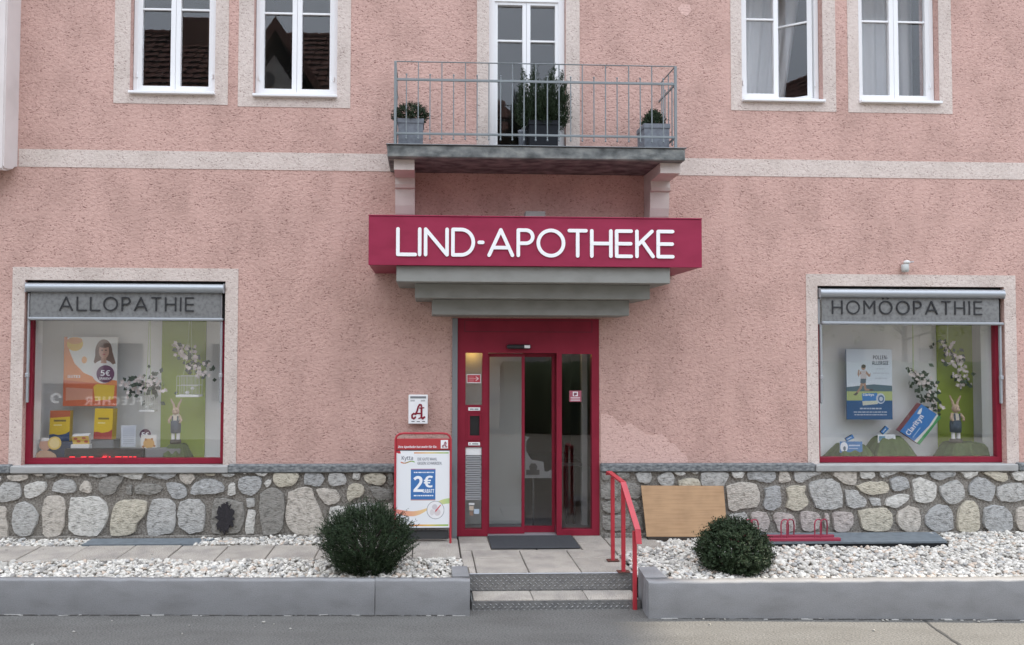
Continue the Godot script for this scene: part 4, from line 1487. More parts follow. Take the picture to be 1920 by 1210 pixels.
func make_entrance(b: Node3D) -> void:
	var o := holder("entrance_door", b)
	o.position = -b.position
	var st := S()
	panel(st, 0.363, 2.011, 0.252, 2.757, -0.09, 0.012, [[0.455, 0.649, 1.752, 2.355], [0.507, 0.619, 1.402, 1.629], [0.455, 0.647, 0.327, 1.274], [0.715, 1.517, 0.2, 2.356], [1.574, 1.926, 0.321, 2.347]])
	part("frame", st, M.red, o)
	st = S()
	cbox(st, 0.3, 0.3615, 0.2, 2.757, 0.0, 0.03, 0.004)
	part("side_trim", st, M.grey_trim, o)
	# header box with a recessed seam round its cover
	st = S()
	frame(st, 0.441, 1.93, 2.6, 2.735, 0.005, 0.008, 0.0135)
	part("seam", st, M.seam, o)
	st = S()
	cbox(st, 0.93, 1.205, 2.405, 2.455, 0.0125, 0.07, 0.012)
	part("motion_sensor", st, M.black, o)
	st = S()
	cbox(st, 1.13, 1.195, 2.413, 2.447, 0.066, 0.074, 0.004)
	part("sensor_lens", st, M.paper, o)
	# fixed panes beside the leaves
	for p in [[0.455, 0.649, 1.752, 2.355], [0.455, 0.647, 0.327, 0.66], [1.574, 1.926, 0.321, 2.347]]:
		st = S()
		box(st, p[0], p[1], p[2], p[3], -0.03, -0.024)
		part("pane", st, M.door_glass, o)
	# night hatch in a projecting collar
	st = S()
	frame(st, 0.462, 0.657, 1.352, 1.678, 0.012, 0.0122, 0.02)
	part("hatch_collar", st, M.red, o)
	st = S()
	box(st, 0.507, 0.619, 1.402, 1.629, -0.06, -0.02)
	part("hatch", st, M.black, o)
	for y in [1.69, 1.29]:
		st = S()
		cbox(st, 0.488, 0.624, y, y + 0.037, 0.0125, 0.018, 0.002)
		part("name_plate", st, M.paper, o)
	st = S()
	for q in [[0.505, 0.55, 1.708], [0.558, 0.605, 1.708], [0.5, 0.515, 1.308], [0.535, 0.605, 1.308]]:
		box(st, q[0], q[1], q[2] - 0.005, q[2] + 0.005, 0.0181, 0.0187)
	part("plate_print", st, M.ink, o)
	# bank of letter plates with their slots
	var y := 1.272
	for k in 11:
		var h := 0.098 if k == 0 else 0.05
		st = S()
		cbox(st, 0.457, 0.645, y - h, y - 0.006, -0.03, -0.008, 0.003)
		part("letter_plate", st, M.alu_dull if k else M.paper, o)
		if k > 0:
			st = S()
			box(st, 0.475, 0.627, y - h * 0.5 - 0.003, y - h * 0.5 + 0.002, -0.0075, -0.0065)
			part("slot", st, M.black, o)
		y -= h + 0.0015
	# the two sliding leaves
	for s in [[0.717, 1.15, -0.06], [1.128, 1.515, -0.12]]:
		st = S()
		panel(st, s[0], s[1], 0.262, 2.35, s[2] - 0.025, s[2], [[s[0] + 0.022, s[1] - 0.034, 0.335, 2.31]])
		part("sliding_leaf", st, M.red, o)
		st = S()
		box(st, s[0] + 0.022, s[1] - 0.034, 0.335, 2.31, s[2] - 0.014, s[2] - 0.008)
		part("pane", st, M.door_glass, o)
	st = S()
	box(st, 0.715, 1.517, 0.2, 0.259, -0.2, -0.01)
	part("threshold", st, M.alu_dull, o)
	# stickers on the glass
	var im := canvas(64, 40, lin(0.75, 0.72, 0.72))
	area(im, [0.06, 0.1, 0.94, 0.1, 0.94, 0.9, 0.06, 0.9], lin(0.5, 0.05, 0.07))
	area(im, [0.62, 0.3, 0.66, 0.25, 0.86, 0.5, 0.66, 0.75, 0.62, 0.7, 0.78, 0.5], lin(0.8, 0.75, 0.75))
	area(im, [0.14, 0.47, 0.78, 0.47, 0.78, 0.53, 0.14, 0.53], lin(0.7, 0.5, 0.5))
	for yy in [0.3, 0.62, 0.74]:
		area(im, [0.14, yy, 0.5, yy, 0.5, yy + 0.06, 0.14, yy + 0.06], lin(0.65, 0.3, 0.32))
	st = S()
	quad_uv(st, Vector3(0.468, 2.109, -0.022), Vector3(0.636, 2.109, -0.022), Vector3(0.636, 2.005, -0.022), Vector3(0.468, 2.005, -0.022))
	part("sticker", st, printed(im), o)
	im = canvas(48, 44, lin(0.36, 0.09, 0.13))
	area(im, [0.3, 0.1, 0.7, 0.1, 0.7, 0.5, 0.3, 0.5], lin(0.8, 0.78, 0.78))
	area(im, [0.38, 0.18, 0.62, 0.18, 0.62, 0.42, 0.5, 0.42, 0.5, 0.5, 0.38, 0.42], lin(0.2, 0.06, 0.09))
	for yy in [0.6, 0.72, 0.84]:
		area(im, [0.1, yy, 0.9, yy, 0.9, yy + 0.06, 0.1, yy + 0.06], lin(0.7, 0.6, 0.62))
	st = S()
	quad_uv(st, Vector3(1.667, 1.92, -0.022), Vector3(1.81, 1.92, -0.022), Vector3(1.81, 1.791, -0.022), Vector3(1.667, 1.791, -0.022))
	part("sticker", st, printed(im), o)
	for q in [[0.5, 0.565, 0.6, 0.625, 0.75, 0.75, 0.75], [0.505, 0.555, 0.54, 0.59, 0.6, 0.5, 0.4], [0.56, 0.62, 0.5, 0.555, 0.55, 0.66, 0.78], [0.51, 0.55, 0.48, 0.53, 0.3, 0.2, 0.15]]:
		st = S()
		var zz: float = -0.022 + q[2] * 0.001
		quad(st, Vector3(q[0], q[3], zz), Vector3(q[1], q[3], zz), Vector3(q[1], q[2], zz), Vector3(q[0], q[2], zz))
		part("sticker", st, mat(lin(q[4], q[5], q[6]), 0.5), o)

func make_bay(b: Node3D) -> void:
	var o := holder("bay", b)
	o.position = -b.position
	var st := S()
	var prof := [[0.0, 4.455], [0.06, 4.44], [0.13, 4.39], [0.2, 4.37], [0.27, 4.36], [0.29, 4.38], [0.29, 7.2], [0.0, 7.2]]
	prism_x(st, prof, -8.0, -4.69)
	prism_x(st, [[0.0, 4.46], [0.05, 4.45], [0.1, 4.41], [0.2, 4.39], [0.262, 4.385], [0.278, 4.4], [0.278, 7.2], [0.0, 7.2]], -4.69, -4.675)
	part("bay_wall", st, M.smooth_plaster, o)
	var y := 5.355
	st = S()
	frame(st, -5.6, -4.81, y, 6.9, 0.06, 0.2905, 0.31)
	part("window_frame", st, M.white_frame, o)
	st = S()
	box(st, -5.54, -4.87, y + 0.06, 6.84, 0.2905, 0.296)
	part("pane", st, M.dark_panel, o)
	st = S()
	cbox(st, -5.63, -4.785, y - 0.03, y - 0.003, 0.285, 0.36, 0.004)
	part("window_sill", st, M.white_frame, o)

# ---------------------------------------------------------------- signs on the front
func make_sign() -> void:
	var t := thing("fascia_sign", "long red box sign reading LIND-APOTHEKE in white raised letters above the door", "sign", Vector3(1.15, 3.27, 0.5))
	var st := S()
	var x0 := -0.6
	var x1 := 2.891
	cbox(st, x0, x1, 3.2695, 3.772, 0.0, 0.93, 0.004)
	part("box", st, M.sign_red, t)
	# face sheet with folded lips top and bottom
	st = S()
	cbox(st, x0 - 0.004, x1 + 0.004, 3.266, 3.776, 0.931, 0.95, 0.004)
	part("face", st, M.sign_red, t)
	st = S()
	cbox(st, x0 - 0.006, x1 + 0.006, 3.777, 3.789, 0.0, 0.957, 0.003)
	part("top_flashing", st, M.sign_red, t)
	word(t, "LIND-APOTHEKE", -0.3, 2.58, 3.378, 0.265, 0.037, 0.951, 0.961, M.letter_white)
	t = thing("sign_floodlight", "small grey box fitting standing on top of the red sign", "light fitting", Vector3(1.22, 3.79, 0.3))
	st = S()
	cbox(st, 1.103, 1.333, 3.8, 3.955, 0.22, 0.34, 0.008)
	part("housing", st, M.canopy, t)
	st = S()
	for x in [1.14, 1.28]:
		cbox(st, x, x + 0.02, 3.789, 3.8, 0.26, 0.3, 0.002)
	part("foot", st, M.alu_dull, t)
	# small white fitting with a spur, above the right-hand shop window
	t = thing("wall_sensor", "tiny white sensor fixed on the pink wall above the right shop window", "sensor", Vector3(5.66, 3.4, 0))
	st = S()
	lathe(st, [[0.0, 3.33], [0.036, 3.333], [0.042, 3.36], [0.042, 3.42], [0.0, 3.425]], Vector3(5.655, 0, 0.05), 14)
	part("base", st, mat(lin(0.45, 0.46, 0.44), 0.6), t)
	st = S()
	ball(st, Vector3(5.67, 3.445, 0.06), Vector3(0.038, 0.026, 0.038), 14, 8)
	part("head", st, mat(lin(0.62, 0.62, 0.6), 0.5), t)
	st = S()
	tube(st, [Vector3(5.69, 3.445, 0.07), Vector3(5.74, 3.45, 0.08)], 0.007, 6)
	part("spur", st, M.alu_dull, t)
	# letter box with the red A
	t = thing("letter_box", "small white wall box with a red letter A beside the door", "letter box", Vector3(-0.09, 1.55, 0))
	st = S()
	cbox(st, -0.2, 0.02, 1.545, 1.874, 0.002, 0.1, 0.006)
	part("case", st, M.letter_white, t)
	st = S()
	box(st, -0.18, 0.0, 1.835, 1.86, 0.0995, 0.1015)
	part("slot", st, M.grey_trim, t)
	logo_a(t, -0.165, 1.6, 0.15, 0.19, 0.1005, M.red)
	st = S()
	for x in [-0.165, -0.105, -0.045]:
		box(st, x, x + 0.035, 1.568, 1.576, 0.1003, 0.1013)
	for x in [-0.178, -0.06]:
		box(st, x, x + 0.05, 1.813, 1.817, 0.1003, 0.1013)
		box(st, x, x + 0.05, 1.803, 1.806, 0.1003, 0.1013)
	part("print", st, M.ink, t)

# the pharmacies' gothic A: a leaning bowl-footed stroke, an upright with a foot, a bar and a drop above
func logo_a(t: Node3D, x: float, y: float, w: float, h: float, z: float, m: Material) -> void:
	var P := func(a: Array) -> Array:
		var o := []
		for i in range(0, a.size(), 2):
			o.append(Vector2(x + a[i] * w, y + a[i + 1] * h))
		return o
	var st := S()
	var s := w * 0.13
	stroke(st, P.call([0.3, 0.12, 0.18, 0.02, 0.05, 0.08, 0.04, 0.24, 0.16, 0.33, 0.32, 0.3, 0.43, 0.5, 0.5, 0.72, 0.6, 0.86, 0.72, 0.85, 0.76, 0.76]), s, z, z + 0.003)
	stroke(st, P.call([0.76, 0.64, 0.76, 0.1, 0.86, 0.04, 0.98, 0.12]), s * 1.15, z, z + 0.0036)
	stroke(st, P.call([0.3, 0.34, 0.72, 0.34]), s * 0.8, z, z + 0.0042)
	stroke(st, P.call([0.62, 0.66, 0.92, 0.68]), s * 0.7, z, z + 0.0048)
	stroke(st, P.call([0.56, 0.04, 0.7, 0.08]), s * 0.7, z, z + 0.0054)
	part("letter_a", st, m, t)

func make_awning(x0: float, x1: float, text: String, tx0: float, tx1: float, ty: float, top: float, label: String) -> void:
	var t := thing("window_awning", label, "awning", Vector3((x0 + x1) * 0.5, 1.8, 0), "rolled-up awnings over the shop windows")
	var y := top - 0.036 - 0.05
	var st := S()
	var pts := [Vector3(x0 + 0.022, y, 0.0), Vector3(x0 + 0.03, y, 0.0), Vector3(x1 - 0.03, y, 0.0), Vector3(x1 - 0.014, y, 0.0)]
	tube(st, pts, 0.052, 20)
	part("cassette", st, M.alu, t)
	st = S()
	for x in [x0 + 0.012, x1 - 0.02]:
		cbox(st, x, x + 0.012, y - 0.055, y + 0.056, -0.06, 0.04, 0.006)
	part("end_cap", st, M.alu_dull, t)
	# fabric hanging from the roller with a slight belly
	st = S()
	st.set_smooth_group(3)
	var a := x0 + 0.058
	var b := x1 - 0.058
	var yb := top - 0.425
	var yt := top - 0.1
	for i in 24:
		for j in 6:
			var p := []
			for q in [[i, j + 1], [i + 1, j + 1], [i + 1, j], [i, j]]:
				var u: float = q[0] / 24.0
				var v: float = q[1] / 6.0
				p.append(Vector3(lerpf(a, b, u), lerpf(yb, yt, v), -0.012 + 0.004 * sin(u * 9.0) * sin(v * PI) + 0.006 * sin(v * PI)))
			quad(st, p[0], p[1], p[2], p[3])
	part("fabric", st, M.fabric, t)
	word(t, text, tx0, tx1, ty, 0.148, 0.0155, -0.005, 0.006, M.ink)
	st = S()
	cbox(st, x0 + 0.045, x1 - 0.02, yb - 0.032, yb + 0.002, -0.02, 0.03, 0.01)
	part("front_bar", st, M.alu, t)
	for x in [x0 + 0.03, x1 - 0.055]:
		st = S()
		cbox(st, x, x + 0.024, 1.775, yb - 0.034, -0.035, 0.0, 0.006)
		part("guide_arm", st, M.alu, t)
		st = S()
		cbox(st, x - 0.006, x + 0.03, 2.06, 2.11, -0.03, 0.012, 0.006)
		part("knuckle", st, M.alu_dull, t)
		st = S()
		cbox(st, x - 0.012, x + 0.012, yb - 0.03, top - 0.15, -0.05, -0.022, 0.004)
		part("side_rail", st, M.alu_dull, t)

func make_awnings() -> void:
	make_awning(-4.557, -2.306, "ALLOPATHIE", -4.165, -2.668, 2.824, 3.166, "grey window awning lettered ALLOPATHIE over the left shop window")
	make_awning(4.617, 6.888, "HOMÖOPATHIE", 4.8, 6.61, 2.838, 3.165, "grey window awning lettered HOMÖOPATHIE over the right shop window")

# ---------------------------------------------------------------- things before the house
func make_front_things() -> void:
	var st := S()
	# door mat
	var t := thing("door_mat", "dark grey door mat lying before the sliding doors", "door mat", Vector3(1.2, 0.25, 0.3))
	cbox(st, 0.712, 1.678, 0.2565, 0.266, 0.04, 0.6, 0.004)
	part("mat", st, M.mat_grey, t)
	# handrail
	t = thing("handrail", "red painted metal handrail with three posts at the right of the steps", "handrail", Vector3(1.92, 0, 1.4))
	for p in [[1.907, 0.258, 1.1, 1.08], [1.914, 0.258, 1.09, 1.476], [1.942, -0.01, 0.72, 1.782]]:
		st = S()
		cbox(st, p[0] - 0.018, p[0] + 0.018, p[1], p[2], p[3] - 0.018, p[3] + 0.018, 0.004)
		part("post", st, M.rail_red, t)
		if p[3] < 1.7:
			st = S()
			cbox(st, p[0] - 0.06, p[0] + 0.06, 0.2565, 0.264, p[3] - 0.04, p[3] + 0.04, 0.002)
			part("foot_plate", st, M.rust, t)
	st = S()
	var path := [Vector3(1.885, 1.11, 0.98), Vector3(1.89, 1.142, 1.0), Vector3(1.915, 1.115, 1.476), Vector3(1.958, 0.74, 1.83), Vector3(1.958, 0.62, 1.87)]
	for i in path.size() - 1:
		var p0: Vector3 = path[i]
		var p1: Vector3 = path[i + 1]
		var d := (p1 - p0).normalized()
		var side := Vector3.RIGHT * 0.026
		var up := side.normalized().cross(d).normalized() * 0.008
		if up.y < 0.0:
			up = -up
		var mid := (p0 + p1) * 0.5
		var c := []
		for e in [p0, p1]:
			for s in [[-1, -1], [1, -1], [1, 1], [-1, 1]]:
				c.append(e + side * s[0] + up * s[1])
		for f in [[0, 1, 5, 4], [1, 2, 6, 5], [2, 3, 7, 6], [3, 0, 4, 7], [0, 1, 2, 3], [4, 5, 6, 7]]:
			tri_out(st, c[f[0]], c[f[1]], c[f[2]], mid)
			tri_out(st, c[f[0]], c[f[2]], c[f[3]], mid)
	part("grip", st, M.rail_red, t)
	# plywood board leaning on the wall
	t = thing("wooden_board", "plain plywood board leaning against the stone base right of the handrail", "board", Vector3(2.95, 0.26, 0.15))
	st = S()
	var slope := 0.1
	var v := []
	for z in [0.0, 0.019]:
		for q in [[2.51, 0.283], [3.44, 0.275], [3.435, 0.832], [2.475, 0.838]]:
			v.append(Vector3(q[0], q[1], 0.185 - (q[1] - 0.28) * slope / 0.55 + z))
	var mid2 := Vector3(2.95, 0.55, 0.15)
	for f in [[4, 5, 6, 7], [0, 1, 2, 3], [0, 1, 5, 4], [1, 2, 6, 5], [2, 3, 7, 6], [3, 0, 4, 7]]:
		tri_out(st, v[f[0]], v[f[1]], v[f[2]], mid2)
		tri_out(st, v[f[0]], v[f[2]], v[f[3]], mid2)
	part("sheet", st, M.plywood, t)
	st = S()
	cbox(st, 2.52, 3.43, 0.205, 0.2745, 0.15, 0.21, 0.004)
	part("batten", st, M.bark, t)
	# bicycle rack
	t = thing("bicycle_rack", "low red metal bicycle rack with paired hoops by the stone wall", "bicycle rack", Vector3(4.1, 0.25, 0.3))
	for z in [0.44, 0.3]:
		st = S()
		cbox(st, 3.33, 4.61, 0.2865, 0.322, z, z + 0.035, 0.004)
		part("rail", st, M.rack_red, t)
	for x in [3.53, 3.595, 3.94, 4.005, 4.32, 4.385]:
		st = S()
		var h := 0.52
		var c := [Vector3(x, 0.3, 0.46), Vector3(x, h - 0.05, 0.46), Vector3(x + 0.01, h - 0.015, 0.455), Vector3(x + 0.04, h, 0.44), Vector3(x + 0.09, h - 0.01, 0.4), Vector3(x + 0.125, h - 0.035, 0.36), Vector3(x + 0.14, h - 0.09, 0.34), Vector3(x + 0.145, 0.3, 0.32)]
		tube(st, c, 0.0075, 8)
		part("hoop", st, M.rack_red, t)
	# light wells
	t = thing("light_well", "grey light well kerb in the gravel left of the bush", "light well", Vector3(-3.1, 0.2, 0.45), "basement light wells")
	well(t, -3.72, -2.48, 0.09, 0.35, 0.268)
	t = thing("light_well", "grey light well kerb behind the bicycle rack", "light well", Vector3(5.0, 0.2, 0.4), "basement light wells")
	well(t, 3.75, 5.8, 0.07, 0.5, 0.285)
	make_stand()

func well(t: Node3D, x0: float, x1: float, z0: float, z1: float, top: float) -> void:
	var st := S()
	prism_y(st, PackedVector2Array([Vector2(x0, z0), Vector2(x1 + 0.15, z0), Vector2(x1, z1), Vector2(x0, z1)]), top - 0.02, top)
	part("cover", st, M.well, t)
	st = S()
	cbox(st, x0, x1, 0.1, top - 0.02, z0 + 0.02, z1 - 0.01, 0.004)
	part("kerb", st, M.dark_gap, t)

func make_stand() -> void:
	var t := thing("poster_stand", "red pavement poster stand with a white bargain poster left of the door", "poster stand", Vector3(-0.03, 0.255, 0.35))
	var z := 0.35
	var st := S()
	var x0 := -0.335
	var x1 := 0.277
	var r := 0.0125
	tube(st, [Vector3(x0, 0.26, z), Vector3(x0, 1.4, z), Vector3(x0 + 0.012, 1.435, z), Vector3(x0 + 0.045, 1.46, z), Vector3(x0 + 0.09, 1.466, z), Vector3(x1 - 0.09, 1.466, z), Vector3(x1 - 0.045, 1.46, z), Vector3(x1 - 0.012, 1.435, z), Vector3(x1, 1.4, z), Vector3(x1, 0.26, z)], r, 10)
	part("tube_frame", st, M.rail_red, t)
	st = S()
	for x in [x0, x1]:
		tube(st, [Vector3(x, 1.38, z - 0.02), Vector3(x, 0.262, z - 0.22)], 0.011, 8)
	part("rear_leg", st, M.rail_red, t)
	st = S()
	cbox(st, x0 + 0.012, x1 - 0.012, 1.285, 1.408, z - 0.018, z + 0.006, 0.004)
	part("header", st, mat(lin(0.42, 0.04, 0.045), 0.45), t)
	st = S()
	cbox(st, x0 + 0.008, x1 - 0.008, 0.425, 1.284, z - 0.02, z - 0.002, 0.004)
	part("back_board", st, M.dark_panel, t)
	st = S()
	cbox(st, x0 + 0.02, x1 - 0.02, 0.29, 0.38, z - 0.1, z - 0.06, 0.006)
	part("water_tank", st, M.dark_panel, t)
	print_text(t, "Ihre Apotheke hat mehr für Sie.", Vector3(-0.305, 1.298, z + 0.007), 0.43, 0.034, M.white_ink, true, false, 0.2)
	st = S()
	cbox(st, 0.165, 0.245, 1.3, 1.393, z + 0.006, z + 0.0095, 0.001)
	part("logo_plate", st, M.letter_white, t)
	logo_a(t, 0.18, 1.312, 0.055, 0.07, z + 0.0096, M.sign_red)
	# the poster: white sheet with a coloured ribbon, border and a round picture
	var im := canvas(240, 336, lin(0.8, 0.81, 0.82))
	for k in 120:
		var u := k / 119.0
		var c := lin(0.6, 0.08, 0.05).lerp(lin(0.75, 0.5, 0.1), minf(1.0, u * 1.6)) if u < 0.62 else lin(0.75, 0.5, 0.1).lerp(lin(0.25, 0.45, 0.08), (u - 0.62) / 0.38)
		area(im, [u * 0.94 + 0.03, 0.02, u * 0.94 + 0.04, 0.02, u * 0.94 + 0.04, 0.035, u * 0.94 + 0.03, 0.035], c)
		area(im, [u * 0.94 + 0.03, 0.958, u * 0.94 + 0.04, 0.958, u * 0.94 + 0.04, 0.978, u * 0.94 + 0.03, 0.978], c)
		var y := 0.8 + 0.05 * sin(u * 5.4 - 0.3) - 0.1 * u
		var hw := 0.012 + 0.022 * absf(sin(u * 4.2 + 0.6))
		var pale := c.lerp(Color.WHITE, 0.35)
		area(im, [u, y - hw, u + 0.012, y - hw, u + 0.012, y + hw, u, y + hw], pale)
	area(im, [0.0, 0.0, 0.07, 0.0, 0.07, 0.03, 0.0, 0.03], lin(0.5, 0.03, 0.05))
	oval(im, 0.735, 0.77, 0.165, 0.118, lin(0.3, 0.3, 0.32))
	oval(im, 0.735, 0.77, 0.155, 0.111, lin(0.82, 0.8, 0.8))
	oval(im, 0.72, 0.73, 0.05, 0.036, lin(0.6, 0.56, 0.58))
	oval(im, 0.77, 0.8, 0.06, 0.045, lin(0.66, 0.6, 0.6))
	oval(im, 0.67, 0.8, 0.04, 0.04, lin(0.68, 0.64, 0.64))
	area(im, [0.73, 0.78, 0.83, 0.7, 0.84, 0.71, 0.74, 0.8], lin(0.6, 0.1, 0.12))
	area(im, [0.08, 0.02, 0.33, 0.02, 0.33, 0.13, 0.08, 0.14], lin(0.84, 0.85, 0.86))
	for k in 40:
		var u := k / 39.0
		var y := 0.15 + 0.012 * sin(u * 6.0)
		area(im, [0.08 + u * 0.25, y - 0.008, 0.09 + u * 0.25, y - 0.008, 0.09 + u * 0.25, y + 0.006, 0.08 + u * 0.25, y + 0.006], lin(0.6, 0.12, 0.05).lerp(lin(0.2, 0.45, 0.1), u))
	# price field
	area(im, [0.27, 0.24, 0.735, 0.24, 0.735, 0.645, 0.27, 0.645], lin(0.05, 0.17, 0.42))
	area(im, [0.27, 0.236, 0.735, 0.236, 0.735, 0.245, 0.27, 0.245], lin(0.5, 0.2, 0.2))
	area(im, [0.27, 0.635, 0.735, 0.635, 0.735, 0.645, 0.27, 0.645], lin(0.5, 0.25, 0.2))
	var face := printed(im, 0.4)
	st = S()
	var a := x0 + 0.012
	var b := x1 - 0.012
	quad_uv(st, Vector3(a, 1.274, z), Vector3(b, 1.274, z), Vector3(b, 0.43, z), Vector3(a, 0.43, z))
	part("poster", st, face, t)
	var zp := z + 0.001
	print_text(t, "Kytta", Vector3(-0.265, 1.158, zp), 0.125, 0.06, M.navy_ink)
	print_text(t, "DIE GUTE WAHL", Vector3(-0.09, 1.168, zp), 0.215, 0.03, M.navy_ink)
	print_text(t, "GEGEN SCHMERZEN.", Vector3(-0.09, 1.122, zp), 0.27, 0.03, M.navy_ink)
	print_text(t, "2", Vector3(-0.135, 0.822, zp), 0.105, 0.175, M.white_ink, true)
	print_text(t, "€", Vector3(-0.02, 0.87, zp), 0.1, 0.13, M.white_ink, true)
	print_text(t, "RABATT", Vector3(-0.03, 0.812, zp), 0.125, 0.04, M.white_ink, true)
	st = S()
	for q in [[-0.13, 0.09, 1.03, 1.042], [-0.13, 0.085, 0.775, 0.788]]:
		var x: float = q[0]
		while x < q[1]:
			var l := rng.randf_range(0.008, 0.03)
			box(st, x, minf(x + l, q[1]), q[2], q[3], z + 0.0003, zp)
			x += l + 0.005
	part("small_print", st, M.white_ink, t)

# ---------------------------------------------------------------- plants
# sprigs: each {at, dir, len, leaves, leaf length, leaf width, spread}; colours are linear
func foliage_mesh(sprigs: Array, low: Color, high: Color) -> ArrayMesh:
	var v := PackedVector3Array()
	var nrm := PackedVector3Array()
	var col := PackedColorArray()
	for s in sprigs:
		var d: Vector3 = s.dir
		var side := d.cross(Vector3(0.3, 0.2, 0.9)).normalized()
		var tone := rng.randf()
		for k in int(s.n):
			var u := (k + rng.randf()) / float(s.n)
			var a := rng.randf() * TAU
			var out: Vector3 = side.rotated(d, a)
			var base: Vector3 = s.at + d * (u * s.len)
			var dir: Vector3 = (d * s.forward + out).normalized()
			var tip: Vector3 = base + dir * (s.l * rng.randf_range(0.7, 1.2))
			var w: Vector3 = dir.cross(d.rotated(out, rng.randf_range(-0.6, 0.6))).normalized() * s.w * 0.5
			var mid := base.lerp(tip, 0.45)
			var n: Vector3 = (tip - base).cross(w).normalized()
			var order := [base, mid + w, tip, base, tip, mid - w]
			if n.dot(d + Vector3(0, 0.5, 0.3)) < 0.0:
				order = [base, tip, mid + w, base, mid - w, tip]
				n = -n
			var c := low.lerp(high, clampf(tone * 0.6 + rng.randf() * 0.5, 0, 1))
			for p in order:
				v.append(p)
				nrm.append(n)
				col.append(c)
	var arr := []
	arr.resize(Mesh.ARRAY_MAX)
	arr[Mesh.ARRAY_VERTEX] = v
	arr[Mesh.ARRAY_NORMAL] = nrm
	arr[Mesh.ARRAY_COLOR] = col
	var m := ArrayMesh.new()
	m.add_surface_from_arrays(Mesh.PRIMITIVE_TRIANGLES, arr)
	return m

# a clipped ball of a shrub: profile is radius against height (0..1), both as shares
func ball_sprigs(count: int, c: Vector3, r: float, h: float, prof: Array, up: float, opt: Dictionary, sd: int) -> Array:
	var nz := FastNoiseLite.new()
	nz.seed = sd
	nz.frequency = 2.2
	var out := []
	while out.size() < count:
		var t := rng.randf()
		var a := rng.randf() * TAU
		var k := t * (prof.size() - 1)
		var i := mini(int(k), prof.size() - 2)
		var R: float = lerpf(prof[i], prof[i + 1], k - i)
		var lump: float = 1.0 + nz.get_noise_3d(cos(a) * 1.2, t * 1.8, sin(a) * 1.2) * opt.lump
		var f := pow(rng.randf(), 0.3)
		f = lerpf(0.25, 1.0, f)
		if rng.randf() > R + 0.12:
			continue
		var dir := Vector3(cos(a), 0, sin(a))
		var rise := (t - 0.45) * 1.6
		var d := (dir * (0.75 if t < 0.85 else 0.3) + Vector3(0, up + rise * 0.5, 0) + Vector3(rng.randf_range(-1, 1), rng.randf_range(-0.4, 1), rng.randf_range(-1, 1)) * 0.3).normalized()
		var p: Vector3 = c + dir * (R * r * lump * f) + Vector3(0, t * h * (0.9 + 0.1 * lump), 0)
		out.append({"at": p - d * opt.len * 0.7, "dir": d, "len": opt.len * rng.randf_range(0.6, 1.35) * (1.55 if rng.randf() < 0.06 else 1.0), "n": opt.n, "l": opt.l, "w": opt.w, "forward": opt.forward})
	return out

func shrub_stems(c: Vector3, n: int, h: float, r: float, thick: float) -> SurfaceTool:
	var st := S()
	for k in n:
		var a := TAU * k / n + 0.3
		var top := c + Vector3(cos(a) * r, h, sin(a) * r)
		tube(st, [c + Vector3(cos(a) * 0.02, -0.06, sin(a) * 0.02), c.lerp(top, 0.5) + Vector3(0, h * 0.12, 0), top], thick, 5, thick * 0.35)
	return st

func make_plants() -> void:
	var c := Vector3(-0.57, 0.24, 1.33)
	var t := thing("yew_bush", "large dark yew ball in the white gravel left of the steps", "bush", c)
	var sp := ball_sprigs(2900, c, 0.435, 0.62, [0.55, 0.68, 0.8, 0.9, 0.97, 1.0, 0.99, 0.92, 0.78, 0.56, 0.25], 0.6, {"len": 0.13, "n": 18, "l": 0.026, "w": 0.007, "forward": 1.2, "lump": 0.42}, 3)
	var o := piece("foliage", foliage_mesh(sp, Color(0.022, 0.036, 0.018), Color(0.032, 0.05, 0.024)), M.leaf, t, -c)
	o.set_meta("kind", "stuff")
	part("stem", shrub_stems(c, 9, 0.45, 0.28, 0.016), M.bark, t)
	c = Vector3(3.02, 0.24, 1.42)
	t = thing("box_bush", "smaller round box bush in the gravel in front of the plywood board", "bush", c)
	sp = ball_sprigs(3100, c, 0.36, 0.5, [0.55, 0.8, 0.93, 1.0, 1.0, 0.97, 0.88, 0.74, 0.55, 0.3], 0.3, {"len": 0.06, "n": 11, "l": 0.02, "w": 0.0125, "forward": 0.6, "lump": 0.36}, 8)
	o = piece("foliage", foliage_mesh(sp, Color(0.022, 0.036, 0.018), Color(0.032, 0.05, 0.024)), M.leaf, t, -c)
	o.set_meta("kind", "stuff")
	part("stem", shrub_stems(c, 8, 0.36, 0.22, 0.013), M.bark, t)

func pebble(sd: int) -> ArrayMesh:
	var nz := FastNoiseLite.new()
	nz.seed = sd
	nz.frequency = 0.8
	var st := S()
	st.set_smooth_group(1)
	var nu := 8
	var nv := 5
	var P := func(i: int, j: int) -> Vector3:
		var a := TAU * (i % nu) / nu
		var b := PI * j / nv
		var d := Vector3(sin(b) * cos(a), cos(b), sin(b) * sin(a))
		return d * (1.0 + nz.get_noise_3dv(d * 1.6) * 0.5) * Vector3(1.0, 0.58, 0.78)
	for j in nv:
		for i in nu:
			if j > 0:
				tri_out(st, P.call(i, j), P.call(i + 1, j), P.call(i + 1, j + 1), Vector3.ZERO)
			if j < nv - 1:
				tri_out(st, P.call(i, j), P.call(i + 1, j + 1), P.call(i, j + 1), Vector3.ZERO)
	return finish(st)

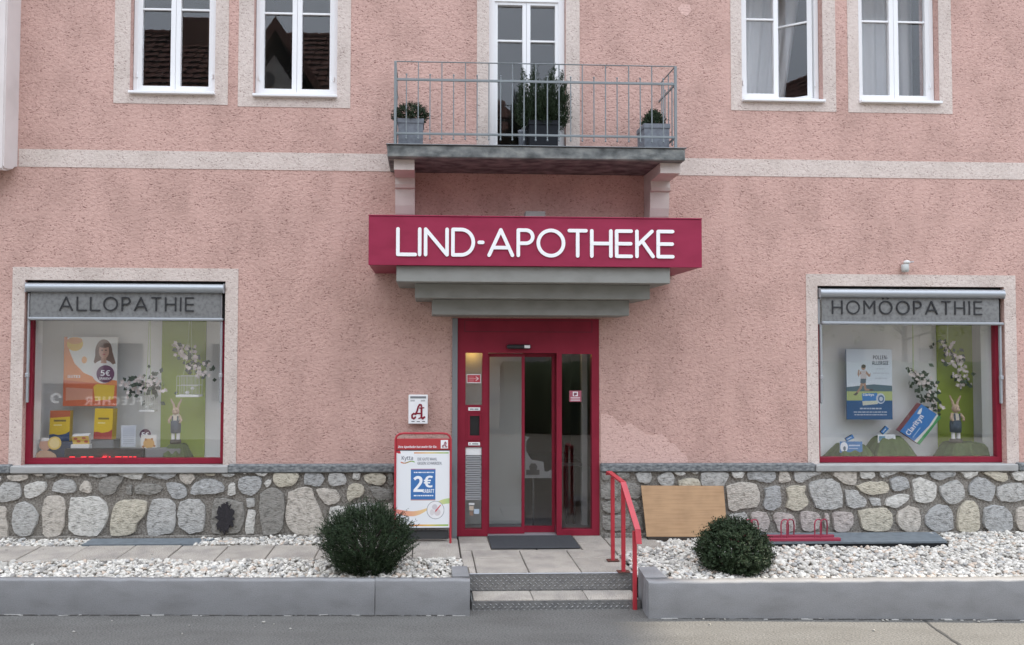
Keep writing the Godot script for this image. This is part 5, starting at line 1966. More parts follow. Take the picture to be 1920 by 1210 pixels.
func gravel_bed(label: String, fields: Array, sd: int) -> void:
	var xf := []
	var cols := []
	for f in fields:
		var n := int((f[1] - f[0]) * (f[3] - f[2]) * 1700.0)
		for k in n:
			var x := rng.randf_range(f[0], f[1])
			var z := rng.randf_range(f[2], f[3])
			if x < 1.0 and z > front_z(x) - 0.085:
				continue
			if x > 1.0 and z > front_z(x) - 0.11:
				continue
			if x > 3.7 and x < 5.86 and z < 0.54:
				continue
			var s := rng.randf_range(0.014, 0.031) * (1.3 if rng.randf() < 0.15 else 1.0)
			var lift := rng.randf() * 0.045 + 0.012 * sin(x * 5.0) * sin(z * 7.0 + x)
			if f.size() > 4:
				lift += f[4]
			var b := Basis.from_euler(Vector3(rng.randf_range(-0.6, 0.6), rng.randf() * TAU, rng.randf_range(-0.6, 0.6))).scaled_local(Vector3.ONE * s)
			xf.append(Transform3D(b, Vector3(x, 0.215 + lift, z)))
			var g := rng.randf()
			var c := Color(0.45, 0.435, 0.41).lerp(Color(0.78, 0.76, 0.72), rng.randf())
			if g < 0.1:
				c = Color(0.3, 0.29, 0.28)
			elif g < 0.2:
				c = Color(0.56, 0.47, 0.4)
			elif g < 0.3:
				c = Color(0.42, 0.42, 0.42)
			cols.append(c)
	# strays that have rolled onto the road and the slabs
	for k in 16:
		var left: bool = fields[0][0] < 0.0
		var x := rng.randf_range(-4.8, 0.4) if left else rng.randf_range(2.1, 7.0)
		var z := front_z(x) + 0.03 + pow(rng.randf(), 2.0) * 0.8
		var y := road_y(x)
		if k % 3 == 0 and left:
			z = rng.randf_range(0.5, 0.93)
			y = 0.258
		var s := rng.randf_range(0.006, 0.016)
		xf.append(Transform3D(Basis(Vector3.UP, rng.randf() * TAU).scaled_local(Vector3.ONE * s), Vector3(x, y + s * 0.5, z)))
		cols.append(Color(0.36, 0.35, 0.33))
	var mm := MultiMesh.new()
	mm.transform_format = MultiMesh.TRANSFORM_3D
	mm.use_colors = true
	mm.mesh = pebble(sd)
	mm.instance_count = xf.size()
	for i in xf.size():
		mm.set_instance_transform(i, xf[i])
		mm.set_instance_color(i, cols[i])
	var o := MultiMeshInstance3D.new()
	o.name = numbered("gravel")
	o.multimesh = mm
	o.material_override = M.gravel
	add_child(o)
	tag(o, label, "gravel")
	o.set_meta("kind", "stuff")

func make_gravel() -> void:
	gravel_bed("white pebble gravel in the bed left of the steps", [[-6.2, 0.36, 0.945, 1.8], [-6.2, -3.7, 0.06, 0.37], [-2.5, -0.4, 0.06, 0.37, 0.015]], 21)
	gravel_bed("white pebble gravel in the wide bed right of the steps", [[2.05, 2.32, 0.75, 1.95], [2.3, 7.9, 0.58, 1.95], [2.6, 3.72, 0.08, 0.6], [5.8, 7.9, 0.08, 0.6, 0.02]], 22)

func pot(called_label: String, x0: float, x1: float, y1: float, z: float, m: Material, crown: ArrayMesh, at: Vector3, kind: String, called: String) -> void:
	var t := thing(called, called_label, kind, Vector3((x0 + x1) * 0.5, 4.59, z), "potted plants on the balcony")
	var st := S()
	var w := x1 - x0
	var c := Vector3((x0 + x1) * 0.5, 0, z)
	# square pot, slightly wider at the top, with a rim
	var a := w * 0.46
	var b := w * 0.5
	var ring := func(r: float, y: float) -> Array:
		return [c + Vector3(-r, y, -r), c + Vector3(r, y, -r), c + Vector3(r, y, r), c + Vector3(-r, y, r)]
	var rows := [ring.call(a, 4.592), ring.call(b - 0.008, y1 - 0.05), ring.call(b, y1 - 0.048), ring.call(b, y1), ring.call(b - 0.02, y1), ring.call(b - 0.025, y1 - 0.04)]
	for i in rows.size() - 1:
		for k in 4:
			var k2 := (k + 1) % 4
			quad(st, rows[i + 1][k2], rows[i + 1][k], rows[i][k], rows[i][k2])
	part("pot", st, m, t)
	st = S()
	quad(st, rows[5][0], rows[5][1], rows[5][2], rows[5][3])
	part("soil", st, M.earth, t)
	var o := piece("foliage", crown, M.leaf, t, at - t.position)
	o.set_meta("kind", "stuff")
	part("stem", shrub_stems(Vector3(c.x, y1, z), 5, 0.1, 0.05, 0.01), M.bark, t)

func make_balcony_things() -> void:
	var small := {"len": 0.05, "n": 9, "l": 0.018, "w": 0.012, "forward": 0.6, "lump": 0.25}
	var dark := Color(0.022, 0.034, 0.018)
	var mid := Color(0.032, 0.048, 0.024)
	var crown := foliage_mesh(ball_sprigs(620, Vector3.ZERO, 0.2, 0.2, [0.75, 0.95, 1.0, 0.98, 0.9, 0.72, 0.4], 0.3, small, 5), dark, mid)
	pot("square grey pot with a flat dark shrub at the left balcony corner", -0.33, -0.04, 4.925, 0.4, M.pot, crown, Vector3(-0.19, 4.92, 0.4), "potted plant", "potted_shrub")
	crown = foliage_mesh(ball_sprigs(480, Vector3.ZERO, 0.135, 0.2, [0.8, 0.98, 1.0, 0.9, 0.7, 0.45, 0.2], 0.3, small, 6), Color(0.022, 0.036, 0.018), Color(0.032, 0.05, 0.024))
	pot("square grey pot with a small round shrub at the right balcony corner", 2.4, 2.7, 4.915, 0.38, M.pot, crown, Vector3(2.55, 4.91, 0.38), "potted plant", "potted_shrub")
	# conifer before the balcony door: several upright plumes
	var sp := []
	for k in 12:
		var a := TAU * k / 12.0
		var reach := 0.2 if k % 2 else 0.11
		var lean := Vector3(cos(a) * 0.34, 1.0, sin(a) * 0.25)
		var h := 0.5 if k % 2 else 0.66
		var p := ball_sprigs(330, Vector3.ZERO, 0.12, h, [0.7, 1.0, 0.95, 0.8, 0.55, 0.3, 0.1], 0.9, {"len": 0.07, "n": 10, "l": 0.022, "w": 0.007, "forward": 1.3, "lump": 0.3}, 20 + k)
		for s in p:
			s.at = s.at + Vector3(cos(a) * reach, 0, sin(a) * reach * 0.7) + lean * Vector3(1, 0, 1) * s.at.y * 0.55
			sp.append(s)
	crown = foliage_mesh(sp, Color(0.022, 0.036, 0.018), Color(0.032, 0.05, 0.024))
	pot("dark pot with a tall bushy conifer in front of the balcony door", 1.13, 1.47, 4.96, 0.27, M.pot_dark, crown, Vector3(1.31, 4.93, 0.27), "potted plant", "potted_conifer")
	var t := thing("flower_pot", "small empty grey pot beside the conifer on the balcony", "flower pot", Vector3(1.07, 4.59, 0.3), "potted plants on the balcony")
	var st := S()
	lathe(st, [[0.0, 4.592], [0.036, 4.592], [0.047, 4.85], [0.05, 4.852], [0.05, 4.876], [0.042, 4.876], [0.04, 4.84], [0.0, 4.84]], Vector3(1.075, 0, 0.3), 16)
	part("pot", st, M.pot, t)

# ---------------------------------------------------------------- the shop windows' contents
func blossom_cluster(called: String, label: String, pts: Array, leaves: int, flowers: int, spread: float, hang: Vector3) -> Node3D:
	var t := thing(called, label, "flowers", pts[0])
	var st := S()
	tube(st, pts, 0.005, 6)
	part("twig", st, M.bark, t)
	st = S()
	for k in flowers:
		var u := rng.randf()
		var i := mini(int(u * (pts.size() - 1)), pts.size() - 2)
		var p: Vector3 = pts[i].lerp(pts[i + 1], u * (pts.size() - 1) - i) + Vector3(rng.randfn(), rng.randfn(), rng.randfn() * 0.6) * spread
		var n := Vector3(rng.randf_range(-0.6, 0.6), rng.randf_range(-0.3, 0.6), 1).normalized()
		var a0 := rng.randf() * TAU
		var s := n.cross(Vector3.UP).normalized()
		for q in 5:
			var a := a0 + TAU * q / 5.0
			var d := s.rotated(n, a)
			var e := s.rotated(n, a + 0.75)
			var f := s.rotated(n, a - 0.75)
			var r := rng.randf_range(0.02, 0.028)
			quad(st, p, p + f * r * 0.7 + n * 0.006, p + d * r * 1.15 + n * 0.004, p + e * r * 0.7 + n * 0.006)
	part("blossoms", st, M.blossom, t).set_meta("kind", "stuff")
	st = S()
	for k in leaves:
		var u := rng.randf()
		var i := mini(int(u * (pts.size() - 1)), pts.size() - 2)
		var p: Vector3 = pts[i].lerp(pts[i + 1], u * (pts.size() - 1) - i) + Vector3(rng.randfn(), rng.randfn(), rng.randfn() * 0.6 - 0.6) * spread * 1.25
		var d := Vector3(rng.randf_range(-1, 1), rng.randf_range(-0.8, 0.6), rng.randf_range(-0.2, 0.5)).normalized()
		var w := d.cross(Vector3(0, 0, 1)).normalized() * 0.026
		var l := rng.randf_range(0.05, 0.085)
		quad(st, p, p + d * l * 0.45 + w, p + d * l, p + d * l * 0.45 - w)
	part("leaves", st, M.fake_leaf, t).set_meta("kind", "stuff")
	if hang != Vector3.ZERO:
		st = S()
		tube(st, [hang, hang.lerp(pts[0], 0.5) + Vector3(0.004, 0, 0), pts[0]], 0.006, 5)
		part("ribbon", st, mat(lin(0.5, 0.6, 0.3), 0.7), t)
	return t

func bird_cage(label: String, c: Vector3, w: float, h: float, hang_y: float) -> void:
	var t := thing("wire_cage", label, "cage", c)
	var wire := mat(lin(0.62, 0.63, 0.58), 0.6)
	var st := S()
	cbox(st, c.x - w * 0.54, c.x + w * 0.54, c.y, c.y + 0.025, c.z - w * 0.35, c.z + w * 0.35, 0.006)
	part("base", st, M.paper, t)
	var n := 9
	for k in n:
		var x := c.x - w * 0.5 + w * k / (n - 1)
		for z in [c.z - w * 0.32, c.z + w * 0.32]:
			st = S()
			tube(st, [Vector3(x, c.y + 0.025, z), Vector3(x, c.y + h, z)], 0.0028, 5)
			part("wire", st, wire, t)
	st = S()
	for y in [c.y + h * 0.55, c.y + h]:
		tube(st, [Vector3(c.x - w * 0.5, y, c.z + w * 0.32), Vector3(c.x + w * 0.5, y, c.z + w * 0.32)], 0.0035, 5)
		tube(st, [Vector3(c.x - w * 0.5, y, c.z - w * 0.32), Vector3(c.x + w * 0.5, y, c.z - w * 0.32)], 0.0035, 5)
	part("hoop", st, wire, t)
	st = S()
	ball(st, c + Vector3(-w * 0.1, 0.05, 0), Vector3(0.026, 0.02, 0.02), 10, 6)
	ball(st, c + Vector3(w * 0.15, h * 0.4, 0), Vector3(0.024, 0.02, 0.02), 10, 6)
	part("egg", st, M.paper, t)
	st = S()
	for x in [c.x - w * 0.3, c.x + w * 0.2]:
		tube(st, [Vector3(x, c.y + h, c.z), Vector3(lerpf(x, c.x, 0.6), lerpf(c.y + h, hang_y, 0.3), c.z), Vector3(c.x, hang_y, c.z)], 0.004, 5)
	part("ribbon", st, mat(lin(0.5, 0.6, 0.3), 0.7), t)

# an upright hare figurine in short trousers
func hare(label: String, c: Vector3, h: float) -> void:
	var t := thing("hare_figurine", label, "figurine", c, "hare figurines in the shop windows")
	var k := h / 0.54
	var fur := mat(lin(0.5, 0.36, 0.26), 0.85)
	var st := S()
	lathe(st, [[0.0, 0.0], [0.052, 0.0], [0.055, 0.02], [0.05, 0.045], [0.0, 0.05]], c, 14, 1.25 * k, 1.0 * k)
	part("shoes", st, mat(lin(0.09, 0.08, 0.07), 0.7), t)
	for s in [-1, 1]:
		st = S()
		var x: float = c.x + s * 0.03 * k
		tube(st, [Vector3(x, c.y + 0.04 * k, c.z), Vector3(x, c.y + 0.13 * k, c.z)], 0.021 * k, 10)
		part("sock", st, M.paper, t)
	st = S()
	lathe(st, [[0.035, 0.12], [0.06, 0.125], [0.063, 0.2], [0.06, 0.26], [0.045, 0.275], [0.0, 0.28]], c, 14, 1.0 * k, 0.8 * k)
	for s in [-1, 1]:
		tube(st, [c + Vector3(s * 0.028, 0.255, 0.035) * k, c + Vector3(s * 0.03, 0.33, 0.03) * k], 0.008 * k, 6)
	part("trousers", st, mat(lin(0.07, 0.09, 0.12), 0.9), t)
	st = S()
	lathe(st, [[0.05, 0.26], [0.052, 0.3], [0.04, 0.345], [0.02, 0.36]], c, 14, 1.0 * k, 0.75 * k)
	part("shirt", st, mat(lin(0.6, 0.54, 0.45), 0.9), t)
	st = S()
	ball(st, c + Vector3(0, 0.385, 0.008) * k, Vector3(0.043, 0.048, 0.042) * k, 12, 8)
	ball(st, c + Vector3(0, 0.372, 0.045) * k, Vector3(0.024, 0.02, 0.02) * k, 10, 6)
	for s in [-1, 1]:
		tube(st, [c + Vector3(s * 0.02, 0.42, 0) * k, c + Vector3(s * 0.032, 0.47, -0.005) * k, c + Vector3(s * 0.055, 0.51, 0) * k, c + Vector3(s * 0.062, 0.535, 0) * k], 0.015 * k, 8, 0.007 * k)
		tube(st, [c + Vector3(s * 0.045, 0.33, 0.01) * k, c + Vector3(s * 0.075, 0.28, 0.03) * k, c + Vector3(s * 0.06, 0.25, 0.05) * k], 0.016 * k, 8, 0.012 * k)
	part("body", st, fur, t)
	st = S()
	for s in [-1, 1]:
		ball(st, c + Vector3(s * 0.018, 0.395, 0.044) * k, Vector3(0.005, 0.006, 0.004) * k, 6, 4)
	part("eyes", st, M.ink, t)

# cloth thrown over something: a soft mound with folds
func cloth_mound(called: String, label: String, x0: float, x1: float, z0: float, z1: float, base: float, top: float, flat: float, sd: int) -> void:
	var t := thing(called, label, "cloth", Vector3((x0 + x1) * 0.5, base, (z0 + z1) * 0.5), "green display cloths")
	var nz := FastNoiseLite.new()
	nz.seed = sd
	nz.frequency = 1.0
	var n := 26
	var grid := []
	for i in n + 1:
		var row := []
		for j in n + 1:
			var u := float(i) / n * 2.0 - 1.0
			var v := float(j) / n * 2.0 - 1.0
			var d := maxf(absf(u), absf(v))
			var a := atan2(v, u)
			var f := 1.0 - smoothstep(flat, 1.0, d + sin(a * 9.0 + sd) * 0.06 * d)
			row.append(Vector3(lerpf(x0, x1, float(i) / n), base + (top - base) * f + nz.get_noise_2d(u * 3.0, v * 3.0) * 0.01 + 0.004, lerpf(z0, z1, float(j) / n)))
		grid.append(row)
	var st := S()
	st.set_smooth_group(2)
	for i in n:
		for j in n:
			quad(st, grid[i][j], grid[i + 1][j], grid[i + 1][j + 1], grid[i][j + 1])
	part("cloth", st, M.olive, t)

func carton(called: String, label: String, c: Vector3, w: float, h: float, d: float, turn: Basis, face: Material, side: Material, words := [], category := "carton") -> Node3D:
	var t := thing(called, label, category, c)
	var st := S()
	box(st, -w / 2, w / 2, -h / 2, h / 2, -d / 2, d / 2 - 0.0012)
	piece("carton", finish(st), side, t).basis = turn
	st = S()
	quad_uv(st, Vector3(-w / 2, h / 2, d / 2), Vector3(w / 2, h / 2, d / 2), Vector3(w / 2, -h / 2, d / 2), Vector3(-w / 2, -h / 2, d / 2))
	piece("front_print", finish(st), face, t).basis = turn
	for q in words:
		print_text(t, q[0], c + turn * Vector3(q[1], q[2], d / 2 + 0.001), q[3], q[4], q[5], true, false, 0.0, turn)
	return t

func make_left_display() -> void:
	var st := S()
	var back := -0.7
	var t := thing("lime_panel", "lime green hanging panel on the back of the left shop window", "panel", Vector3(-3.05, 1.03, back), "lime panels in the shop windows")
	cbox(st, -3.245, -2.71, 1.035, 2.98, back + 0.003, back + 0.02, 0.003)
	part("panel", st, M.lime, t)
	# the big orange poster
	var im := canvas(200, 264, lin(0.72, 0.74, 0.72))
	area(im, [0, 0, 0.06, 0, 0.1, 0.2, 0.2, 0.38, 0.38, 0.52, 0.62, 0.6, 1, 0.63, 1, 1, 0, 1], lin(0.7, 0.25, 0.08))
	area(im, [0, 0.62, 1, 0.7, 1, 1, 0, 1], lin(0.6, 0.14, 0.05))
	oval(im, 0.2, 0.1, 0.15, 0.1, lin(0.75, 0.5, 0.06))
	oval(im, 0.2, 0.05, 0.14, 0.05, lin(0.7, 0.3, 0.06))
	oval(im, 0.38, 0.33, 0.05, 0.05, lin(0.75, 0.38, 0.15))
	# a woman with long brown hair and a white top
	oval(im, 0.74, 0.22, 0.16, 0.19, lin(0.16, 0.09, 0.06))
	area(im, [0.56, 0.36, 0.6, 0.22, 0.9, 0.2, 0.97, 0.38, 0.9, 0.4, 0.62, 0.42], lin(0.18, 0.1, 0.07))
	oval(im, 0.74, 0.5, 0.22, 0.17, lin(0.74, 0.73, 0.72))
	area(im, [0.7, 0.28, 0.79, 0.28, 0.8, 0.38, 0.69, 0.38], lin(0.5, 0.3, 0.22))
	oval(im, 0.745, 0.2, 0.095, 0.11, lin(0.6, 0.36, 0.27))
	oval(im, 0.745, 0.115, 0.1, 0.04, lin(0.16, 0.09, 0.06))
	for x in [0.71, 0.78]:
		oval(im, x, 0.19, 0.016, 0.009, lin(0.08, 0.05, 0.04))
	oval(im, 0.745, 0.25, 0.03, 0.01, lin(0.5, 0.14, 0.14))
	area(im, [0.56, 0.72, 0.62, 0.68, 0.96, 0.7, 0.94, 0.9, 0.6, 0.92], lin(0.7, 0.48, 0.04))
	area(im, [0.05, 0.73, 0.55, 0.75, 0.55, 0.9, 0.05, 0.92], lin(0.62, 0.3, 0.2))
	t = thing("orange_poster", "large orange poster with a long-haired woman hanging in the left shop window", "poster", Vector3(-4.02, 1.7, -0.5))
	print_board(t, -4.34, -3.708, 1.698, 2.526, -0.5, 0.012, printed(im), M.paper)
	st = S()
	prism(st, PackedVector2Array(arc_poly(Vector2(-3.845, 2.084), 0.105)), -0.4985, -0.495)
	part("price_disc", st, mat(lin(0.13, 0.035, 0.1), 0.5), t)
	print_text(t, "5€", Vector3(-3.9, 2.062, -0.4945), 0.11, 0.068, M.white_ink, true)
	print_text(t, "SPAREN*", Vector3(-3.915, 2.014, -0.4945), 0.14, 0.03, M.white_ink, true)
	print_text(t, "GUTES", Vector3(-4.29, 2.035, -0.498), 0.15, 0.035, M.white_ink, true)
	for x in [-4.25, -3.8]:
		st = S()
		tube(st, [Vector3(x, 2.526, -0.506), Vector3(x, 3.05, -0.506)], 0.0015, 4)
		part("hanging_line", st, M.paper, t)
	# two yellow product bags
	for q in [[-4.33, 1.47, -0.45, lin(0.5, 0.12, 0.04), "yellow and orange product bag on the blue stand left of the shop window"], [-3.813, 1.495, -0.45, lin(0.42, 0.06, 0.05), "yellow product bag with a red foot in the middle of the left window"]]:
		im = canvas(96, 144, lin(0.72, 0.5, 0.02))
		var top: bool = q[0] < -4.0
		if top:
			area(im, [0, 0, 1, 0, 1, 0.2, 0, 0.24], q[3])
		area(im, [0, 0.78, 0.2, 0.76, 0.45, 0.8, 0.8, 0.76, 1, 0.68, 1, 1, 0, 1], lin(0.03, 0.07, 0.18) if top else q[3])
		area(im, [0.2, 0.3, 0.8, 0.3, 0.8, 0.36, 0.2, 0.36], lin(0.2, 0.14, 0.03))
		area(im, [0.2, 0.45, 0.6, 0.45, 0.6, 0.49, 0.2, 0.49], lin(0.8, 0.7, 0.3))
		carton("product_bag", q[4], Vector3(q[0], q[1], q[2]), 0.225, 0.36, 0.1, Basis.from_euler(Vector3(-0.06, 0.1 if top else -0.12, 0)), printed(im), mat(lin(0.6, 0.4, 0.03), 0.5), [], "package")
	t = thing("bag_riser", "dark blue riser under the orange-topped bag in the left window", "display stand", Vector3(-4.3, 1.03, -0.45))
	st = S()
	cbox(st, -4.45, -4.15, 1.03, 1.288, -0.56, -0.36, 0.006)
	part("riser", st, mat(lin(0.03, 0.06, 0.14), 0.6), t)
	t = thing("bag_riser", "low grey riser under the red-footed bag in the left window", "display stand", Vector3(-3.8, 1.03, -0.45))
	st = S()
	cbox(st, -3.95, -3.68, 1.03, 1.3125, -0.56, -0.36, 0.006)
	part("riser", st, M.grey_trim, t)
	cloth_mound("green_cloth", "olive green cloth spread under the bags in the left window", -4.5, -3.42, -0.68, -0.28, 1.03, 1.1, 0.5, 3)
	# small carton on a white base
	im = canvas(64, 48, lin(0.72, 0.5, 0.1))
	for q in [[0.2, 0.3], [0.7, 0.25], [0.35, 0.65], [0.8, 0.7]]:
		oval(im, q[0], q[1], 0.12, 0.16, lin(0.5, 0.1, 0.05))
	carton("small_carton", "small yellow and red carton on a white base behind the ticker", Vector3(-4.035, 1.33, -0.33), 0.19, 0.1, 0.07, Basis.from_euler(Vector3(0.35, 0.05, 0.03)), printed(im), M.paper)
	t = thing("carton_plinth", "white block under the small yellow and red carton", "display stand", Vector3(-4.035, 1.03, -0.33))
	st = S()
	cbox(st, -4.14, -3.93, 1.03, 1.268, -0.39, -0.28, 0.004)
	part("block", st, M.paper, t)
	# cardboard figure holding a lemon
	t = thing("cardboard_figure", "cardboard cut-out figure with a round yellow slice in the left window corner", "cut-out", Vector3(-4.4, 1.03, -0.25))
	st = S()
	prism(st, PackedVector2Array([Vector2(-4.52, 1.03), Vector2(-4.515, 1.17), Vector2(-4.48, 1.2), Vector2(-4.44, 1.205), Vector2(-4.4, 1.205), Vector2(-4.35, 1.19), Vector2(-4.3, 1.16), Vector2(-4.275, 1.1), Vector2(-4.27, 1.03)]), -0.256, -0.25)
	part("shoulders", st, mat(lin(0.62, 0.42, 0.28), 0.7), t)
	st = S()
	prism(st, PackedVector2Array(arc_poly(Vector2(-4.415, 1.27), 0.066)), -0.25, -0.244)
	part("head", st, mat(lin(0.6, 0.36, 0.26), 0.7), t)
	st = S()
	prism(st, PackedVector2Array([Vector2(-4.46, 1.31), Vector2(-4.365, 1.315), Vector2(-4.375, 1.345), Vector2(-4.42, 1.352), Vector2(-4.45, 1.34)]), -0.244, -0.24)
	part("towel", st, M.paper, t)
	st = S()
	prism(st, PackedVector2Array(arc_poly(Vector2(-4.303, 1.29), 0.076)), -0.24, -0.232)
	part("lemon_slice", st, mat(lin(0.75, 0.55, 0.12), 0.6), t)
	st = S()
	prism(st, PackedVector2Array(arc_poly(Vector2(-4.303, 1.29), 0.058)), -0.232, -0.2305)
	part("lemon_flesh", st, mat(lin(0.8, 0.66, 0.3), 0.6), t)
	# LED ticker and the grey box next to it
	t = thing("led_ticker", "black running-text display with red lit letters at the foot of the left window", "display", Vector3(-3.73, 1.03, -0.22))
	st = S()
	cbox(st, -4.185, -3.282, 1.032, 1.226, -0.3, -0.222, 0.005)
	part("case", st, M.black, t)
	st = S()
	for q in [[-4.13, -4.06], [-4.0, -3.93], [-3.91, -3.85], [-3.75, -3.7], [-3.68, -3.655], [-3.61, -3.53], [-3.52, -3.46], [-3.45, -3.41], [-3.4, -3.36]]:
		prism(st, PackedVector2Array([Vector2(q[0], 1.117), Vector2(q[1] - 0.008, 1.117), Vector2(q[1], 1.137), Vector2(q[0] + 0.008, 1.137)]), -0.2218, -0.2195)
	var led := mat(lin(0.4, 0.01, 0.02), 0.5)
	led.emission_enabled = true
	led.emission = Color(1.0, 0.16, 0.2)
	led.emission_energy_multiplier = 0.9
	part("red_led_text", st, led, t)
	var lamp := OmniLight3D.new()
	lamp.name = "ticker_glow"
	lamp.light_color = Color(1.0, 0.16, 0.2)
	lamp.light_energy = 0.004
	lamp.light_size = 0.02
	lamp.shadow_enabled = true
	lamp.omni_range = 2.0
	t.add_child(lamp)
	lamp.position = Vector3(0, 0.1, 0.03)
	t = thing("grey_box", "plain grey box beside the running-text display", "box", Vector3(-3.1, 1.03, -0.3))
	st = S()
	cbox(st, -3.275, -2.87, 1.034, 1.222, -0.4, -0.25, 0.006)
	part("box", st, M.grey_trim, t)
	# printed notice, price balloon and bear card
	im = canvas(64, 88, lin(0.62, 0.66, 0.72))
	for k in 9:
		area(im, [0.12, 0.12 + k * 0.09, 0.9, 0.12 + k * 0.09, 0.9, 0.14 + k * 0.09, 0.12, 0.14 + k * 0.09], lin(0.3, 0.33, 0.38))
	t = thing("printed_notice", "white printed notice sheet standing in the left shop window", "notice", Vector3(-3.52, 1.22, -0.4))
	print_board(t, -3.609, -3.437, 1.225, 1.479, -0.4, 0.006, printed(im), M.paper)
	t = thing("price_tag", "round purple 5€ tag on a stick in the left window", "price tag", Vector3(-3.32, 1.2, -0.38))
	st = S()
	var teardrop := arc_poly(Vector2(-3.32, 1.372), 0.066)
	prism(st, PackedVector2Array(teardrop), -0.383, -0.378)
	part("disc", st, mat(lin(0.1, 0.03, 0.08), 0.5), t)
	st = S()
	tube(st, [Vector3(-3.31, 1.2, -0.386), Vector3(-3.318, 1.36, -0.386)], 0.004, 5)
	part("stick", st, M.paper, t)
	print_text(t, "5€", Vector3(-3.362, 1.345, -0.3775), 0.085, 0.055, M.white_ink, true)
	t = thing("picture_card", "small white card with a brown picture beside the purple price tag", "card", Vector3(-3.27, 1.2, -0.36))
	im = canvas(64, 56, lin(0.78, 0.76, 0.72))
	oval(im, 0.5, 0.58, 0.36, 0.34, lin(0.68, 0.4, 0.14))
	for q in [[0.3, 0.3], [0.7, 0.28], [0.85, 0.75], [0.15, 0.8]]:
		oval(im, q[0], q[1], 0.08, 0.08, lin(0.45, 0.2, 0.08))
	print_board(t, -3.362, -3.18, 1.2, 1.37, -0.36, 0.006, printed(im), M.paper)
	t = thing("card_plinth", "low block holding the notice and cards in the left window", "display stand", Vector3(-3.4, 1.03, -0.42))
	st = S()
	cbox(st, -3.64, -3.15, 1.034, 1.2, -0.47, -0.41, 0.005)
	part("block", st, M.grey_trim, t)
	bird_cage("small hanging wire cage with an egg left of the lime panel", Vector3(-3.313, 1.635, -0.45), 0.17, 0.2, 3.05)
	blossom_cluster("blossom_branch", "white blossom branch on the small cage in the left window", [Vector3(-3.6, 1.93, -0.46), Vector3(-3.45, 1.98, -0.45), Vector3(-3.3, 1.98, -0.43), Vector3(-3.17, 1.9, -0.45)], 60, 46, 0.06, Vector3.ZERO)
	bird_cage("larger hanging wire cage in front of the lime panel", Vector3(-2.824, 1.817, -0.42), 0.25, 0.25, 3.05)
	blossom_cluster("blossom_branch", "white blossom branch above the larger cage in the left window", [Vector3(-2.99, 2.42, -0.44), Vector3(-2.87, 2.32, -0.43), Vector3(-2.74, 2.2, -0.42), Vector3(-2.67, 2.06, -0.4)], 46, 56, 0.05, Vector3.ZERO)
	hare("hare figurine standing on the green cloth in the left shop window", Vector3(-2.955, 1.272, -0.35), 0.53)
	cloth_mound("green_cloth", "green cloth mound under the hare in the left window", -3.13, -2.76, -0.55, -0.18, 1.03, 1.266, 0.35, 5)

func arc_poly(c: Vector2, r: float) -> Array:
	var o := []
	for k in 28:
		var a := TAU * k / 28.0
		o.append(c + Vector2(cos(a), sin(a)) * r)
	return o

